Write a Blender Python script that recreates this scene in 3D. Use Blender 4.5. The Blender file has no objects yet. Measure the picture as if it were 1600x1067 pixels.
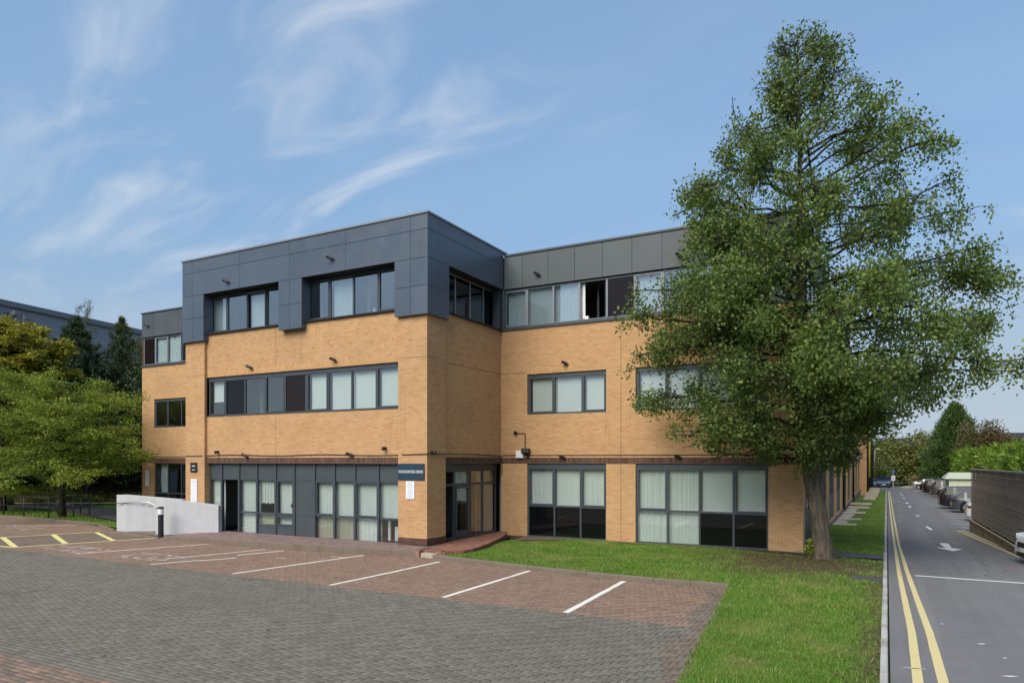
import bpy, math, random
import numpy as np
from mathutils import Vector, Matrix

# ------------------------------------------------------------------ camera, sky, sun, exposure
SC = bpy.context.scene
COL = SC.collection
THETA = math.radians(28.354)            # the camera looks this far left of the road's direction (+Y)
CAM_H = 3.1
cam_d = bpy.data.cameras.new('camera')
cam = bpy.data.objects.new('camera', cam_d); COL.objects.link(cam)
cam.location = (0, 0, CAM_H); cam.rotation_euler = (math.pi/2, 0, THETA)
cam_d.sensor_width = 36.0; cam_d.lens = 1084/1600*36; cam_d.shift_y = (718-533.5)/1600
cam_d.clip_start = 0.1; cam_d.clip_end = 6000
SC.camera = cam
SUN_EL, SUN_AZ = math.radians(43), math.radians(187)      # azimuth clockwise from +Y
world = bpy.data.worlds.new('World'); SC.world = world; world.use_nodes = True
SUN_STRENGTH, SUN_ANGLE, SKY_STRENGTH, EXPOSURE = 1.5, 46.0, 0.092, 1.50
sun_d = bpy.data.lights.new('sun', 'SUN'); sun_d.energy = SUN_STRENGTH; sun_d.angle = math.radians(SUN_ANGLE)
sun_d.color = (1.0, 0.90, 0.76)
sun = bpy.data.objects.new('sun', sun_d); COL.objects.link(sun)
sdir = Vector((math.sin(SUN_AZ)*math.cos(SUN_EL), math.cos(SUN_AZ)*math.cos(SUN_EL), math.sin(SUN_EL)))
sun.rotation_euler = (-sdir).to_track_quat('-Z', 'Y').to_euler()
sun.location = (0, 0, 60)
SC.view_settings.view_transform = 'Standard'; SC.view_settings.look = 'None'
SC.view_settings.gamma = 1.0; SC.view_settings.use_curve_mapping = False
SC.view_settings.exposure = EXPOSURE
SC.cycles.use_denoising = True
SC.cycles.max_bounces = 8; SC.cycles.transparent_max_bounces = 12
SC.cycles.caustics_reflective = False; SC.cycles.caustics_refractive = False

CLOUD = (-38, 42.15, 15.73)
VEIL1, VEIL2, CLOUDC = (0.71, 1.33, 2.20, 1), (1.14, 1.70, 2.32, 1), (2.6, 2.85, 3.2, 1)
def sky_world():
    nt = world.node_tree; nt.nodes.clear(); N = nt.nodes.new; L = nt.links.new
    out = N('ShaderNodeOutputWorld'); bg = N('ShaderNodeBackground'); bg.inputs[1].default_value = SKY_STRENGTH
    sky = N('ShaderNodeTexSky'); sky.sky_type = 'NISHITA'; sky.sun_disc = False
    sky.sun_elevation = SUN_EL; sky.sun_rotation = SUN_AZ
    sky.air_density = 1.0; sky.dust_density = 1.2; sky.ozone_density = 1.6
    tc = N('ShaderNodeTexCoord'); sep = N('ShaderNodeSeparateXYZ'); L(tc.outputs['Generated'], sep.inputs[0])
    def M(op, a, b=None, c=None, clamp=False):
        m = N('ShaderNodeMath'); m.operation = op; m.use_clamp = clamp
        for i, v in enumerate((a, b, c)):
            if v is None: continue
            if hasattr(v, 'is_linked'): L(v, m.inputs[i])
            else: m.inputs[i].default_value = v
        return m.outputs[0]
    zc = M('ADD', M('MAXIMUM', sep.outputs[2], 0.0), 0.30)
    px = M('DIVIDE', sep.outputs[0], zc); py = M('DIVIDE', sep.outputs[1], zc)
    cb = N('ShaderNodeCombineXYZ'); L(px, cb.inputs[0]); L(py, cb.inputs[1])
    mp = N('ShaderNodeMapping'); mp.inputs['Rotation'].default_value = (0, 0, math.radians(CLOUD[0]))
    mp.inputs['Location'].default_value = (CLOUD[1], CLOUD[2], 0); mp.inputs['Scale'].default_value = (1.0, 2.5, 1)
    L(cb.outputs[0], mp.inputs[0])
    n1 = N('ShaderNodeTexNoise'); n1.inputs['Scale'].default_value = 2.5; n1.inputs['Detail'].default_value = 9
    n1.inputs['Roughness'].default_value = 0.52; n1.inputs['Distortion'].default_value = 0.75; L(mp.outputs[0], n1.inputs['Vector'])
    n2 = N('ShaderNodeTexNoise'); n2.inputs['Scale'].default_value = 0.55; n2.inputs['Detail'].default_value = 2
    L(mp.outputs[0], n2.inputs['Vector'])
    r1 = N('ShaderNodeMapRange'); r1.interpolation_type = 'SMOOTHSTEP'
    r1.inputs[1].default_value = 0.46; r1.inputs[2].default_value = 0.78; L(n1.outputs['Fac'], r1.inputs[0])
    r2 = N('ShaderNodeMapRange'); r2.interpolation_type = 'SMOOTHSTEP'
    r2.inputs[1].default_value = 0.46; r2.inputs[2].default_value = 0.62; L(n2.outputs['Fac'], r2.inputs[0])
    # thin high haze, thickening to a grey-blue veil towards the horizon all round
    veil = N('ShaderNodeMapRange'); veil.interpolation_type = 'SMOOTHSTEP'
    veil.inputs[1].default_value = 0.55; veil.inputs[2].default_value = -0.02
    veil.inputs[3].default_value = 0.62; veil.inputs[4].default_value = 0.96; L(sep.outputs[2], veil.inputs[0])
    n3 = N('ShaderNodeTexNoise'); n3.inputs['Scale'].default_value = 2.4; n3.inputs['Detail'].default_value = 6
    L(mp.outputs[0], n3.inputs['Vector'])
    m0 = N('ShaderNodeMixRGB'); L(veil.outputs[0], m0.inputs[0]); L(sky.outputs[0], m0.inputs[1])
    vc = N('ShaderNodeMixRGB'); L(n3.outputs['Fac'], vc.inputs[0]); vc.inputs[1].default_value = VEIL1; vc.inputs[2].default_value = VEIL2; L(vc.outputs[0], m0.inputs[2])
    low = N('ShaderNodeMapRange'); low.interpolation_type = 'SMOOTHSTEP'; low.inputs[1].default_value = 0.10; low.inputs[2].default_value = 0.34
    low.inputs[3].default_value = 0.10; low.inputs[4].default_value = 0.80; L(sep.outputs[2], low.inputs[0])
    cl = M('MULTIPLY', M('MULTIPLY', r1.outputs[0], r2.outputs[0]), low.outputs[0], clamp=True)
    hz = N('ShaderNodeMapRange'); hz.interpolation_type = 'SMOOTHSTEP'; hz.inputs[1].default_value = 0.30; hz.inputs[2].default_value = 0.0
    hz.inputs[3].default_value = 0.0; hz.inputs[4].default_value = 0.85; L(sep.outputs[2], hz.inputs[0])
    m1 = N('ShaderNodeMixRGB'); L(hz.outputs[0], m1.inputs[0]); L(m0.outputs[0], m1.inputs[1]); m1.inputs[2].default_value = (2.05, 2.35, 2.62, 1)
    mix = N('ShaderNodeMixRGB'); mix.inputs[2].default_value = CLOUDC
    L(cl, mix.inputs[0]); L(m1.outputs[0], mix.inputs[1]); L(mix.outputs[0], bg.inputs[0]); L(bg.outputs[0], out.inputs[0])
sky_world()

# ------------------------------------------------------------------ mesh helpers
def mesh_np(name, V, F):
    me = bpy.data.meshes.new(name)
    V = np.asarray(V, np.float32); F = np.asarray(F, np.int32); k = F.shape[1]
    me.vertices.add(len(V)); me.vertices.foreach_set('co', V.ravel())
    me.loops.add(F.size); me.loops.foreach_set('vertex_index', F.ravel())
    me.polygons.add(len(F)); me.polygons.foreach_set('loop_start', np.arange(0, F.size, k, dtype=np.int32))
    me.update(calc_edges=True); return me

class MB:
    def __init__(s): s.v = []; s.f = []
    def add(s, vs, fs):
        b = len(s.v); s.v.extend([tuple(map(float, p)) for p in vs]); s.f.extend([tuple(b+i for i in f) for f in fs]); return s
    def box(s, x0, x1, y0, y1, z0, z1):
        return s.add([(x0,y0,z0),(x1,y0,z0),(x1,y1,z0),(x0,y1,z0),(x0,y0,z1),(x1,y0,z1),(x1,y1,z1),(x0,y1,z1)],
              [(0,3,2,1),(4,5,6,7),(0,1,5,4),(1,2,6,5),(2,3,7,6),(3,0,4,7)])
    def quad(s, a, b, c, d): return s.add([a, b, c, d], [(0,1,2,3)])
    def prism(s, poly, z0, z1):                     # poly counter-clockwise [(x,y)], z0/z1 numbers or lists
        n = len(poly); zz0 = z0 if hasattr(z0, '__len__') else [z0]*n; zz1 = z1 if hasattr(z1, '__len__') else [z1]*n
        return s.add([(p[0], p[1], a) for p, a in zip(poly, zz0)]+[(p[0], p[1], a) for p, a in zip(poly, zz1)],
              [tuple(range(n-1, -1, -1)), tuple(range(n, 2*n))]+[(i, (i+1) % n, n+(i+1) % n, n+i) for i in range(n)])
    def tube(s, pts, rad, n=8, cap=True):
        pts = [Vector(p) for p in pts]; m = len(pts); rr = rad if hasattr(rad, '__len__') else [rad]*m
        vs = []; prev = None
        for i, p in enumerate(pts):
            d = (pts[min(i+1, m-1)]-pts[max(i-1, 0)]).normalized()
            if prev is None:
                a = Vector((0,0,1)) if abs(d.z) < 0.9 else Vector((1,0,0)); u = d.cross(a).normalized()
            else: u = (prev-d*prev.dot(d)).normalized()
            prev = u; w = d.cross(u)
            for k in range(n):
                t = 2*math.pi*k/n; vs.append(p+(u*math.cos(t)+w*math.sin(t))*rr[i])
        fs = [(i*n+k, i*n+(k+1) % n, (i+1)*n+(k+1) % n, (i+1)*n+k) for i in range(m-1) for k in range(n)]
        if cap: fs += [tuple(range(n-1, -1, -1)), tuple((m-1)*n+k for k in range(n))]
        return s.add(vs, fs)
    def lathe(s, prof, c=(0,0,0), n=20, axis='z', cap=True):   # prof [(r,h)]
        vs = []
        for r, h in prof:
            for k in range(n):
                t = 2*math.pi*k/n; a, b = r*math.cos(t), r*math.sin(t)
                q = (a, b, h) if axis == 'z' else ((a, h, b) if axis == 'y' else (h, a, b))
                vs.append((c[0]+q[0], c[1]+q[1], c[2]+q[2]))
        m = len(prof)
        fs = [(i*n+k, i*n+(k+1) % n, (i+1)*n+(k+1) % n, (i+1)*n+k) for i in range(m-1) for k in range(n)]
        if cap: fs += [tuple(range(n-1, -1, -1)), tuple((m-1)*n+k for k in range(n))]
        return s.add(vs, fs)

def world_loc(o):
    p = Vector((0,0,0))
    while o is not None: p += o.location; o = o.parent
    return p

def link(name, me, mat=None, parent=None, smooth=False):
    o = bpy.data.objects.new(name, me); COL.objects.link(o)
    if mat is not None: me.materials.append(mat)
    if parent is not None: o.parent = parent
    if smooth: me.shade_smooth()
    return o

def obj(name, mb, mat, parent=None, smooth=False, bevel=0.0, local=False):
    """links an MB as ONE mesh object; its coordinates are world ones unless local"""
    V = np.array(mb.v, float)
    if parent is not None and not local: V = V-np.array(world_loc(parent))
    me = bpy.data.meshes.new(name); me.from_pydata(V.tolist(), [], mb.f); me.update()
    o = link(name, me, mat, parent, smooth)
    if bevel:
        b = o.modifiers.new('bevel', 'BEVEL'); b.width = bevel; b.segments = 2; b.limit_method = 'ANGLE'; b.harden_normals = False
    return o

def tag(o, label=None, cat=None, group=None, kind=None):
    if label: o['label'] = label
    if cat: o['category'] = cat
    if group: o['group'] = group
    if kind: o['kind'] = kind
    return o

def thing(name, label, cat, loc=(0,0,0), rotz=0.0, group=None):
    o = bpy.data.objects.new(name, None); COL.objects.link(o); o.empty_display_size = 0.2
    o.location = loc; o.rotation_euler = (0, 0, rotz)
    return tag(o, label, cat, group)

def struct(o): o['kind'] = 'structure'; return o
def gz(y):                                     # the site falls gently away along the road
    return -0.0105*min(max(0.0, y-24.0), 106.0)

# ------------------------------------------------------------------ materials
class NT:
    def __init__(s, name):
        s.m = bpy.data.materials.new(name); s.m.use_nodes = True; s.t = s.m.node_tree
        s.b = s.t.nodes['Principled BSDF']; s.out = s.t.nodes['Material Output']
    def n(s, ty, **kw):
        x = s.t.nodes.new(ty)
        for k, v in kw.items():
            if k[0] == '_': setattr(x, k[1:], v)
            else: x.inputs[k.replace('__', ' ')].default_value = v
        return x
    def l(s, a, b): s.t.links.new(a, b)
    def math(s, op, a, b=None, c=None, clamp=False):
        m = s.t.nodes.new('ShaderNodeMath'); m.operation = op; m.use_clamp = clamp
        for i, v in enumerate((a, b, c)):
            if v is None: continue
            if hasattr(v, 'is_linked'): s.l(v, m.inputs[i])
            else: m.inputs[i].default_value = v
        return m.outputs[0]
    def mix(s, fac, a, b, mode='MIX'):
        m = s.t.nodes.new('ShaderNodeMixRGB'); m.blend_type = mode
        for i, v in enumerate((fac, a, b)):
            if hasattr(v, 'is_linked'): s.l(v, m.inputs[i])
            elif i == 0: m.inputs[0].default_value = v
            else: m.inputs[i].default_value = (*v, 1) if len(v) == 3 else v
        return m.outputs[0]
    def pos(s): return s.n('ShaderNodeNewGeometry').outputs['Position']
    def noise(s, scale, detail=4, rough=0.55, vec=None, dist=0.0):
        x = s.n('ShaderNodeTexNoise'); x.inputs['Scale'].default_value = scale; x.inputs['Detail'].default_value = detail
        x.inputs['Roughness'].default_value = rough; x.inputs['Distortion'].default_value = dist
        s.l(vec if vec is not None else s.pos(), x.inputs['Vector']); return x.outputs['Fac']
    def ramp(s, fac, stops, interp='LINEAR'):
        r = s.t.nodes.new('ShaderNodeValToRGB'); r.color_ramp.interpolation = interp
        e = r.color_ramp.elements
        while len(e) < len(stops): e.new(0.5)
        for q, (p, c) in zip(e, stops): q.position = p; q.color = (*c, 1)
        s.l(fac, r.inputs[0]); return r.outputs[0]
    def rng(s, v, a, b, c=0.0, d=1.0, smooth=True):
        m = s.t.nodes.new('ShaderNodeMapRange'); m.interpolation_type = 'SMOOTHSTEP' if smooth else 'LINEAR'
        for i, q in enumerate((a, b, c, d)): m.inputs[i+1].default_value = q
        s.l(v, m.inputs[0]); return m.outputs[0]
    def bump(s, h, strength=0.3, dist=0.01):
        b = s.t.nodes.new('ShaderNodeBump'); b.inputs['Strength'].default_value = strength; b.inputs['Distance'].default_value = dist
        s.l(h, b.inputs['Height']); s.l(b.outputs[0], s.b.inputs['Normal'])
    def col(s, c):
        if hasattr(c, 'is_linked'): s.l(c, s.b.inputs['Base Color'])
        else: s.b.inputs['Base Color'].default_value = (*c, 1)
    def set(s, rough=0.6, metal=0.0, spec=0.5, coat=0.0):
        s.b.inputs['Roughness'].default_value = rough; s.b.inputs['Metallic'].default_value = metal
        s.b.inputs['Specular IOR Level'].default_value = spec; s.b.inputs['Coat Weight'].default_value = coat
        return s

def plain(name, c, rough=0.6, metal=0.0, spec=0.5, var=0.12, scale=6.0, coat=0.0):
    t = NT(name); f = t.noise(scale, 5)
    a = tuple(min(1, q*(1+var)) for q in c); b = tuple(q*(1-var) for q in c)
    t.col(t.ramp(f, [(0.3, b), (0.7, a)])); t.set(rough, metal, spec, coat); return t.m

def brick(name, w, h, stops, mortar, mw=0.010, offset=0.5, stain=0.35, both=False):
    t = NT(name); p = t.pos(); sp = t.n('ShaderNodeSeparateXYZ'); t.l(p, sp.inputs[0])
    s = t.math('ADD', sp.outputs[0], sp.outputs[1])
    cb = t.n('ShaderNodeCombineXYZ'); t.l(s, cb.inputs[0]); t.l(t.math('ADD', sp.outputs[2], 0.02), cb.inputs[1])
    if both:                                   # laid flat: the plan is the pattern
        t.l(sp.outputs[0], cb.inputs[0]); t.l(sp.outputs[1], cb.inputs[1])
    br = t.n('ShaderNodeTexBrick'); br.offset = offset; br.squash = 1.0
    br.inputs['Color1'].default_value = (0,0,0,1); br.inputs['Color2'].default_value = (1,1,1,1); br.inputs['Mortar'].default_value = (0.5,0.5,0.5,1)
    br.inputs['Scale'].default_value = 1.0; br.inputs['Mortar Size'].default_value = mw*0.5; br.inputs['Mortar Smooth'].default_value = 0.25
    br.inputs['Bias'].default_value = 0.0; br.inputs['Brick Width'].default_value = w; br.inputs['Row Height'].default_value = h
    t.l(cb.outputs[0], br.inputs['Vector'])
    c = t.ramp(br.outputs['Color'], stops)
    fine = t.noise(38, 4, 0.7); c = t.mix(t.math('MULTIPLY', t.rng(fine, 0.3, 0.75), 0.22), c, tuple(q*0.45 for q in stops[0][1]))
    c = t.mix(br.outputs['Fac'], c, mortar)
    # weather stains: broad patches and narrow runs down the wall
    mp = t.n('ShaderNodeMapping'); mp.inputs['Scale'].default_value = (2.6, 2.6, 0.30); t.l(p, mp.inputs[0])
    runs = t.rng(t.noise(1.2, 5, 0.65, mp.outputs[0]), 0.58, 0.84); patch = t.rng(t.noise(0.42, 5, 0.6), 0.42, 0.75)
    c = t.mix(t.math('MULTIPLY', t.math('MAXIMUM', runs, t.math('MULTIPLY', patch, 0.55)), stain), c, (0.16, 0.105, 0.065))
    t.col(c); t.set(0.88, spec=0.25)
    t.bump(t.math('ADD', t.math('MULTIPLY', t.math('SUBTRACT', 1.0, br.outputs['Fac']), 1.0), t.math('MULTIPLY', fine, 0.3)), 0.6, 0.006)
    return t.m

M = {}
M['brick'] = brick('tan brick', 0.225, 0.075, [(0.0, (0.441,0.244,0.106)), (0.25, (0.495,0.282,0.124)), (0.7, (0.519,0.302,0.139)), (1.0, (0.553,0.334,0.164))], (0.582,0.439,0.291), mw=.012, stain=.38)
M['soldier'] = brick('tan soldier course', 0.075, 0.225, [(0.0, (0.49,0.28,0.125)), (0.6, (0.56,0.33,0.15)), (1.0, (0.60,0.37,0.18))], (0.42,0.29,0.17), offset=0.0, stain=.22)
M['brown'] = brick('brown soldier course', 0.075, 0.6, [(0.0, (0.060,0.034,0.027)), (0.6, (0.10,0.056,0.042)), (1.0, (0.14,0.080,0.060))], (0.17,0.12,0.09), offset=0.0)
M['plinth'] = brick('brown brick plinth', 0.225, 0.075, [(0.0, (0.060,0.036,0.030)), (1.0, (0.12,0.066,0.052))], (0.10,0.07,0.055))
M['redpave'] = brick('red brick paving', 0.215, 0.07, [(0.0, (0.17,0.08,0.058)), (0.6, (0.27,0.125,0.088)), (1.0, (0.34,0.18,0.13))], (0.17,0.12,0.095), both=True)
M['sidewalk'] = brick('mauve block paving', 0.20, 0.10, [(0.0, (0.19,0.135,0.13)), (0.6, (0.26,0.185,0.175)), (1.0, (0.31,0.225,0.21))], (0.14,0.11,0.10), both=True)

def cladding(name, c, rough, spec):
    t = NT(name); oi = t.n('ShaderNodeObjectInfo')
    f = t.noise(1.3, 6, 0.65); g = t.noise(14, 3)
    mp = t.n('ShaderNodeMapping'); mp.inputs['Scale'].default_value = (5, 5, 0.35); t.l(t.pos(), mp.inputs[0])
    run = t.rng(t.noise(2.0, 5, 0.7, mp.outputs[0]), 0.5, 0.8)
    k = t.math('ADD', t.math('MULTIPLY', oi.outputs['Random'], 0.14), t.math('MULTIPLY', f, 0.35))
    base = t.ramp(k, [(0.1, tuple(q*0.86 for q in c)), (0.42, tuple(q*1.14 for q in c))])
    base = t.mix(t.math('MULTIPLY', run, 0.16), base, tuple(q*1.5 for q in c))
    t.col(base); t.set(rough, spec=spec); t.l(t.rng(f, 0.2, 0.8, rough-0.08, rough+0.10), t.b.inputs['Roughness'])
    t.bump(g, 0.03, 0.004); return t.m
M['clad_sky_tint'] = cladding('sky tinted grey cladding', (0.066,0.090,0.128), 0.34, 0.6)  # grey panels; the blue of the reflected sky is put into the base colour
M['clad_grey'] = cladding('slate grey cladding', (0.066,0.084,0.094), 0.48, 0.5)
M['frame'] = plain('anthracite frame', (0.050,0.064,0.078), 0.42, spec=0.45, var=0.08)
M['frame_light'] = plain('silver grey frame', (0.20,0.225,0.25), 0.4, var=0.06)
M['panel'] = plain('anthracite panel', (0.056,0.071,0.082), 0.38, spec=0.5, var=0.10, scale=2.0)
M['gap'] = plain('joint shadow gap', (0.012,0.013,0.015), 0.9)
M['curtain'] = plain('white curtain cloth', (0.80,0.83,0.83), 0.9, spec=0.1, var=0.04, scale=3)
M['beige'] = plain('beige curtain cloth', (0.48,0.46,0.38), 0.9, spec=0.1, var=0.08, scale=3)
M['blind'] = plain('white roller blind', (0.78,0.82,0.83), 0.85, spec=0.15, var=0.04, scale=2)
M['foil'] = plain('crinkled silver sheet', (0.70,0.80,0.85), 0.35, metal=0.0, var=0.1, scale=5)
M['interior'] = plain('interior plaster', (0.33,0.32,0.30), 0.9, var=0.06, scale=1)
M['carpet'] = plain('interior floor', (0.10,0.095,0.09), 0.95, var=0.15)
M['wood'] = plain('varnished brown door', (0.17,0.085,0.035), 0.45, var=0.25, scale=3)
M['cream'] = plain('cream inner wall', (0.60,0.55,0.45), 0.8, var=0.05)
M['black'] = plain('black plastic', (0.014,0.014,0.015), 0.45, var=0.2)
M['blackmetal'] = plain('black painted metal', (0.018,0.018,0.020), 0.4, var=0.2)
M['white'] = plain('white plastic', (0.74,0.76,0.76), 0.5, var=0.05)
M['yellowpipe'] = plain('yellow sleeve', (0.62,0.50,0.06), 0.5, var=0.1)
M['stone'] = plain('pale paving stone', (0.40,0.36,0.28), 0.9, var=0.22, scale=9)
M['steel'] = plain('stainless steel', (0.55,0.55,0.56), 0.3, metal=1.0, var=0.05)

def glass_mat(name, tint=(0.93,0.97,0.96), add=0.16, k=1.7):
    t = NT(name); t.t.nodes.remove(t.b)
    tr = t.n('ShaderNodeBsdfTransparent'); tr.inputs[0].default_value = (*tint, 1)
    gl = t.n('ShaderNodeBsdfGlossy'); gl.inputs['Roughness'].default_value = 0.015
    lw = t.n('ShaderNodeLayerWeight'); lw.inputs[0].default_value = 0.5
    f = t.math('MULTIPLY_ADD', t.math('POWER', lw.outputs['Facing'], 4.0), k*.5, add, clamp=True)
    b = t.n('ShaderNodeBump'); b.inputs['Strength'].default_value = 0.05; b.inputs['Distance'].default_value = 0.02
    t.l(t.noise(1.6, 2), b.inputs['Height']); t.l(b.outputs[0], gl.inputs['Normal'])
    mx = t.n('ShaderNodeMixShader'); t.l(f, mx.inputs[0]); t.l(tr.outputs[0], mx.inputs[1]); t.l(gl.outputs[0], mx.inputs[2])
    t.l(mx.outputs[0], t.out.inputs[0]); return t.m
M['glass'] = glass_mat('window glass')
M['glass_sky_boost'] = glass_mat('window glass with raised sky reflection', (0.88,0.94,0.96), 0.26, 1.5)  # the same window glass, its sky reflection strengthened for the top floor
M['glass_dark'] = glass_mat('tinted window glass', (0.30,0.33,0.35), 0.05, 1.5)
t = NT('black spandrel glass'); t.col((0.004,0.005,0.006)); t.set(0.03, spec=0.5); M['spandrel'] = t.m
t = NT('brown spandrel glass'); t.col((0.012,0.007,0.006)); t.set(0.03, spec=0.35); M['spandrel_brown'] = t.m

def render_mat():
    t = NT('painted render'); f = t.noise(2.2, 6, 0.6); g = t.noise(60, 3, 0.6)
    mp = t.n('ShaderNodeMapping'); mp.inputs['Scale'].default_value = (4, 4, 0.5); t.l(t.pos(), mp.inputs[0])
    run = t.rng(t.noise(1.5, 5, 0.6, mp.outputs[0]), 0.48, 0.8)
    c = t.ramp(f, [(0.25, (0.43,0.445,0.47)), (0.75, (0.49,0.505,0.53))])
    c = t.mix(t.math('MULTIPLY', run, 0.28), c, (0.33,0.34,0.35)); t.col(c); t.set(0.9, spec=0.2); t.bump(g, 0.35, 0.01); return t.m
M['render'] = render_mat()

def asphalt(name, lo, hi):
    t = NT(name); g = t.noise(95, 3, 0.75); f = t.noise(0.35, 6, 0.6); s = t.noise(2.2, 5, 0.65)
    c = t.ramp(g, [(0.30, lo), (0.62, hi), (0.80, tuple(q*1.9 for q in hi))])
    c = t.mix(t.rng(f, 0.38, 0.72, 0.0, 0.28), c, tuple(q*0.72 for q in lo)); c = t.mix(t.rng(s, 0.56, 0.75, 0, 0.35), c, tuple(q*0.55 for q in lo))
    mp2 = t.n('ShaderNodeMapping'); mp2.inputs['Scale'].default_value = (1.5, .045, 1); t.l(t.pos(), mp2.inputs[0])
    c = t.mix(t.rng(t.noise(1.0, 4, .6, mp2.outputs[0]), .42, .68, 0, .30), c, tuple(q*1.35 for q in hi)); mg = t.noise(22, 3, .8); c = t.mix(t.rng(mg, .5, .75, 0, .35), c, tuple(q*.6 for q in lo))
    # cracks
    v = t.n('ShaderNodeTexVoronoi'); v.feature = 'DISTANCE_TO_EDGE'; v.inputs['Scale'].default_value = 0.28
    mx = t.n('ShaderNodeVectorMath'); mx.operation = 'MULTIPLY_ADD'; nz = t.n('ShaderNodeTexNoise'); nz.inputs['Scale'].default_value = 1.2; nz.inputs['Detail'].default_value = 5
    t.l(t.pos(), nz.inputs['Vector']); t.l(nz.outputs['Color'], mx.inputs[0]); mx.inputs[1].default_value = (1.2,1.2,0); t.l(t.pos(), mx.inputs[2])
    t.l(mx.outputs[0], v.inputs['Vector'])
    crack = t.math('MULTIPLY', t.rng(v.outputs['Distance'], 0.0, 0.006, 1.0, 0.0), t.rng(t.noise(0.2, 2), 0.5, 0.6))
    c = t.mix(t.math('MULTIPLY', crack, 0.6), c, (0.02,0.02,0.02))
    t.col(c); t.set(0.86, spec=0.35); t.bump(g, 0.45, 0.008); return t.m
M['road'] = asphalt('road asphalt', (0.128,0.128,0.132), (0.185,0.185,0.190))
M['path'] = asphalt('footpath asphalt', (0.055,0.056,0.062), (0.085,0.086,0.094))

def paver(name, stops, dirt):
    t = NT(name); oi = t.n('ShaderNodeObjectInfo'); ge = t.n('ShaderNodeNewGeometry')
    r = t.math('FRACT', t.math('ADD', oi.outputs['Random'], ge.outputs['Random Per Island']))
    c = t.ramp(r, stops)
    big = t.noise(0.33, 5, 0.62); mid = t.noise(1.5, 5, 0.6)
    c = t.mix(t.rng(big, 0.42, 0.72, 0.0, 0.5), c, dirt); c = t.mix(t.rng(mid, 0.52, 0.78, 0, 0.35), c, tuple(q*0.6 for q in dirt))
    oil = t.rng(t.noise(1.1, 3, .5, dist=.6), .60, .74, 0, .38); c = t.mix(oil, c, tuple(q*.38 for q in dirt)); moss = t.rng(t.noise(.6, 4, .6, dist=1.0), .60, .72, 0, .25); c = t.mix(moss, c, (.07, .08, .035))
    g = t.noise(150, 3, 0.8); c = t.mix(t.rng(g, 0.35, 0.75, 0, 0.55), c, tuple(min(1, q*1.75) for q in stops[1][1])); g2 = t.noise(110, 2, 0.7)
    c = t.mix(t.rng(g2, 0.55, 0.75, 0, 0.5), c, (0.05,0.045,0.04))
    t.col(c); t.set(0.92, spec=0.2); t.bump(g, 0.4, 0.004); return t.m
M['pave_grey'] = paver('grey paving block', [(0.0, (0.107,0.101,0.085)), (0.5, (0.137,0.130,0.110)), (1.0, (0.169,0.159,0.135))], (0.119,0.105,0.082))
M['pave_red'] = paver('red paving block', [(0.0, (0.161,0.113,0.088)), (0.5, (0.207,0.141,0.107)), (1.0, (0.250,0.177,0.134))], (0.136,0.113,0.088))
M['pave_brown'] = paver('brown paving block', [(0.0, (0.119,0.094,0.078)), (0.5, (0.152,0.123,0.098)), (1.0, (0.180,0.148,0.119))], (0.102,0.082,0.066))
M['sand'] = plain('jointing sand', (0.032,0.028,0.022), 0.95, var=0.3, scale=4)

def kerb_mat(name, c):
    t = NT(name); g = t.noise(45, 5, 0.7); f = t.noise(1.2, 5)
    q = t.ramp(g, [(0.3, tuple(x*0.72 for x in c)), (0.7, tuple(x*1.18 for x in c))]); q = t.mix(t.rng(f, 0.4, 0.75, 0, 0.6), q, (0.13,0.105,0.075))
    t.col(q); t.set(0.92, spec=0.2); t.bump(g, 0.4, 0.006); return t.m
M['kerb'] = kerb_mat('weathered concrete kerb', (0.19,0.16,0.128))
M['kerb_pale'] = kerb_mat('pale concrete edging', (0.46,0.46,0.45))
M['wallconc'] = kerb_mat('mossy concrete', (0.33,0.30,0.19))

def paint(name, c, wear, under):
    t = NT(name); f = t.noise(26, 6, 0.75); h = t.noise(2.0, 4)
    k = t.math('ADD', f, t.math('MULTIPLY', t.math('SUBTRACT', h, 0.5), 0.5))
    t.col(t.mix(t.rng(k, wear, wear+0.10, 1, 0), under, c)); t.set(0.75, spec=0.3); return t.m
M['white_paint'] = paint('white road paint', (0.74,0.73,0.69), 0.575, (0.25,0.20,0.17))
M['worn_paint'] = paint('worn white paint', (0.55,0.50,0.47), 0.47, (0.21,0.145,0.12))
M['white_road'] = paint('white line on asphalt', (0.72,0.73,0.73), 0.62, (0.10,0.10,0.11))
M['yellow_road'] = paint('cream yellow road line', (0.62,0.53,0.27), 0.62, (0.12,0.12,0.115))
M['yellow_bay'] = paint('yellow bay line', (0.70,0.62,0.27), 0.64, (0.20,0.15,0.11))

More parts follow.
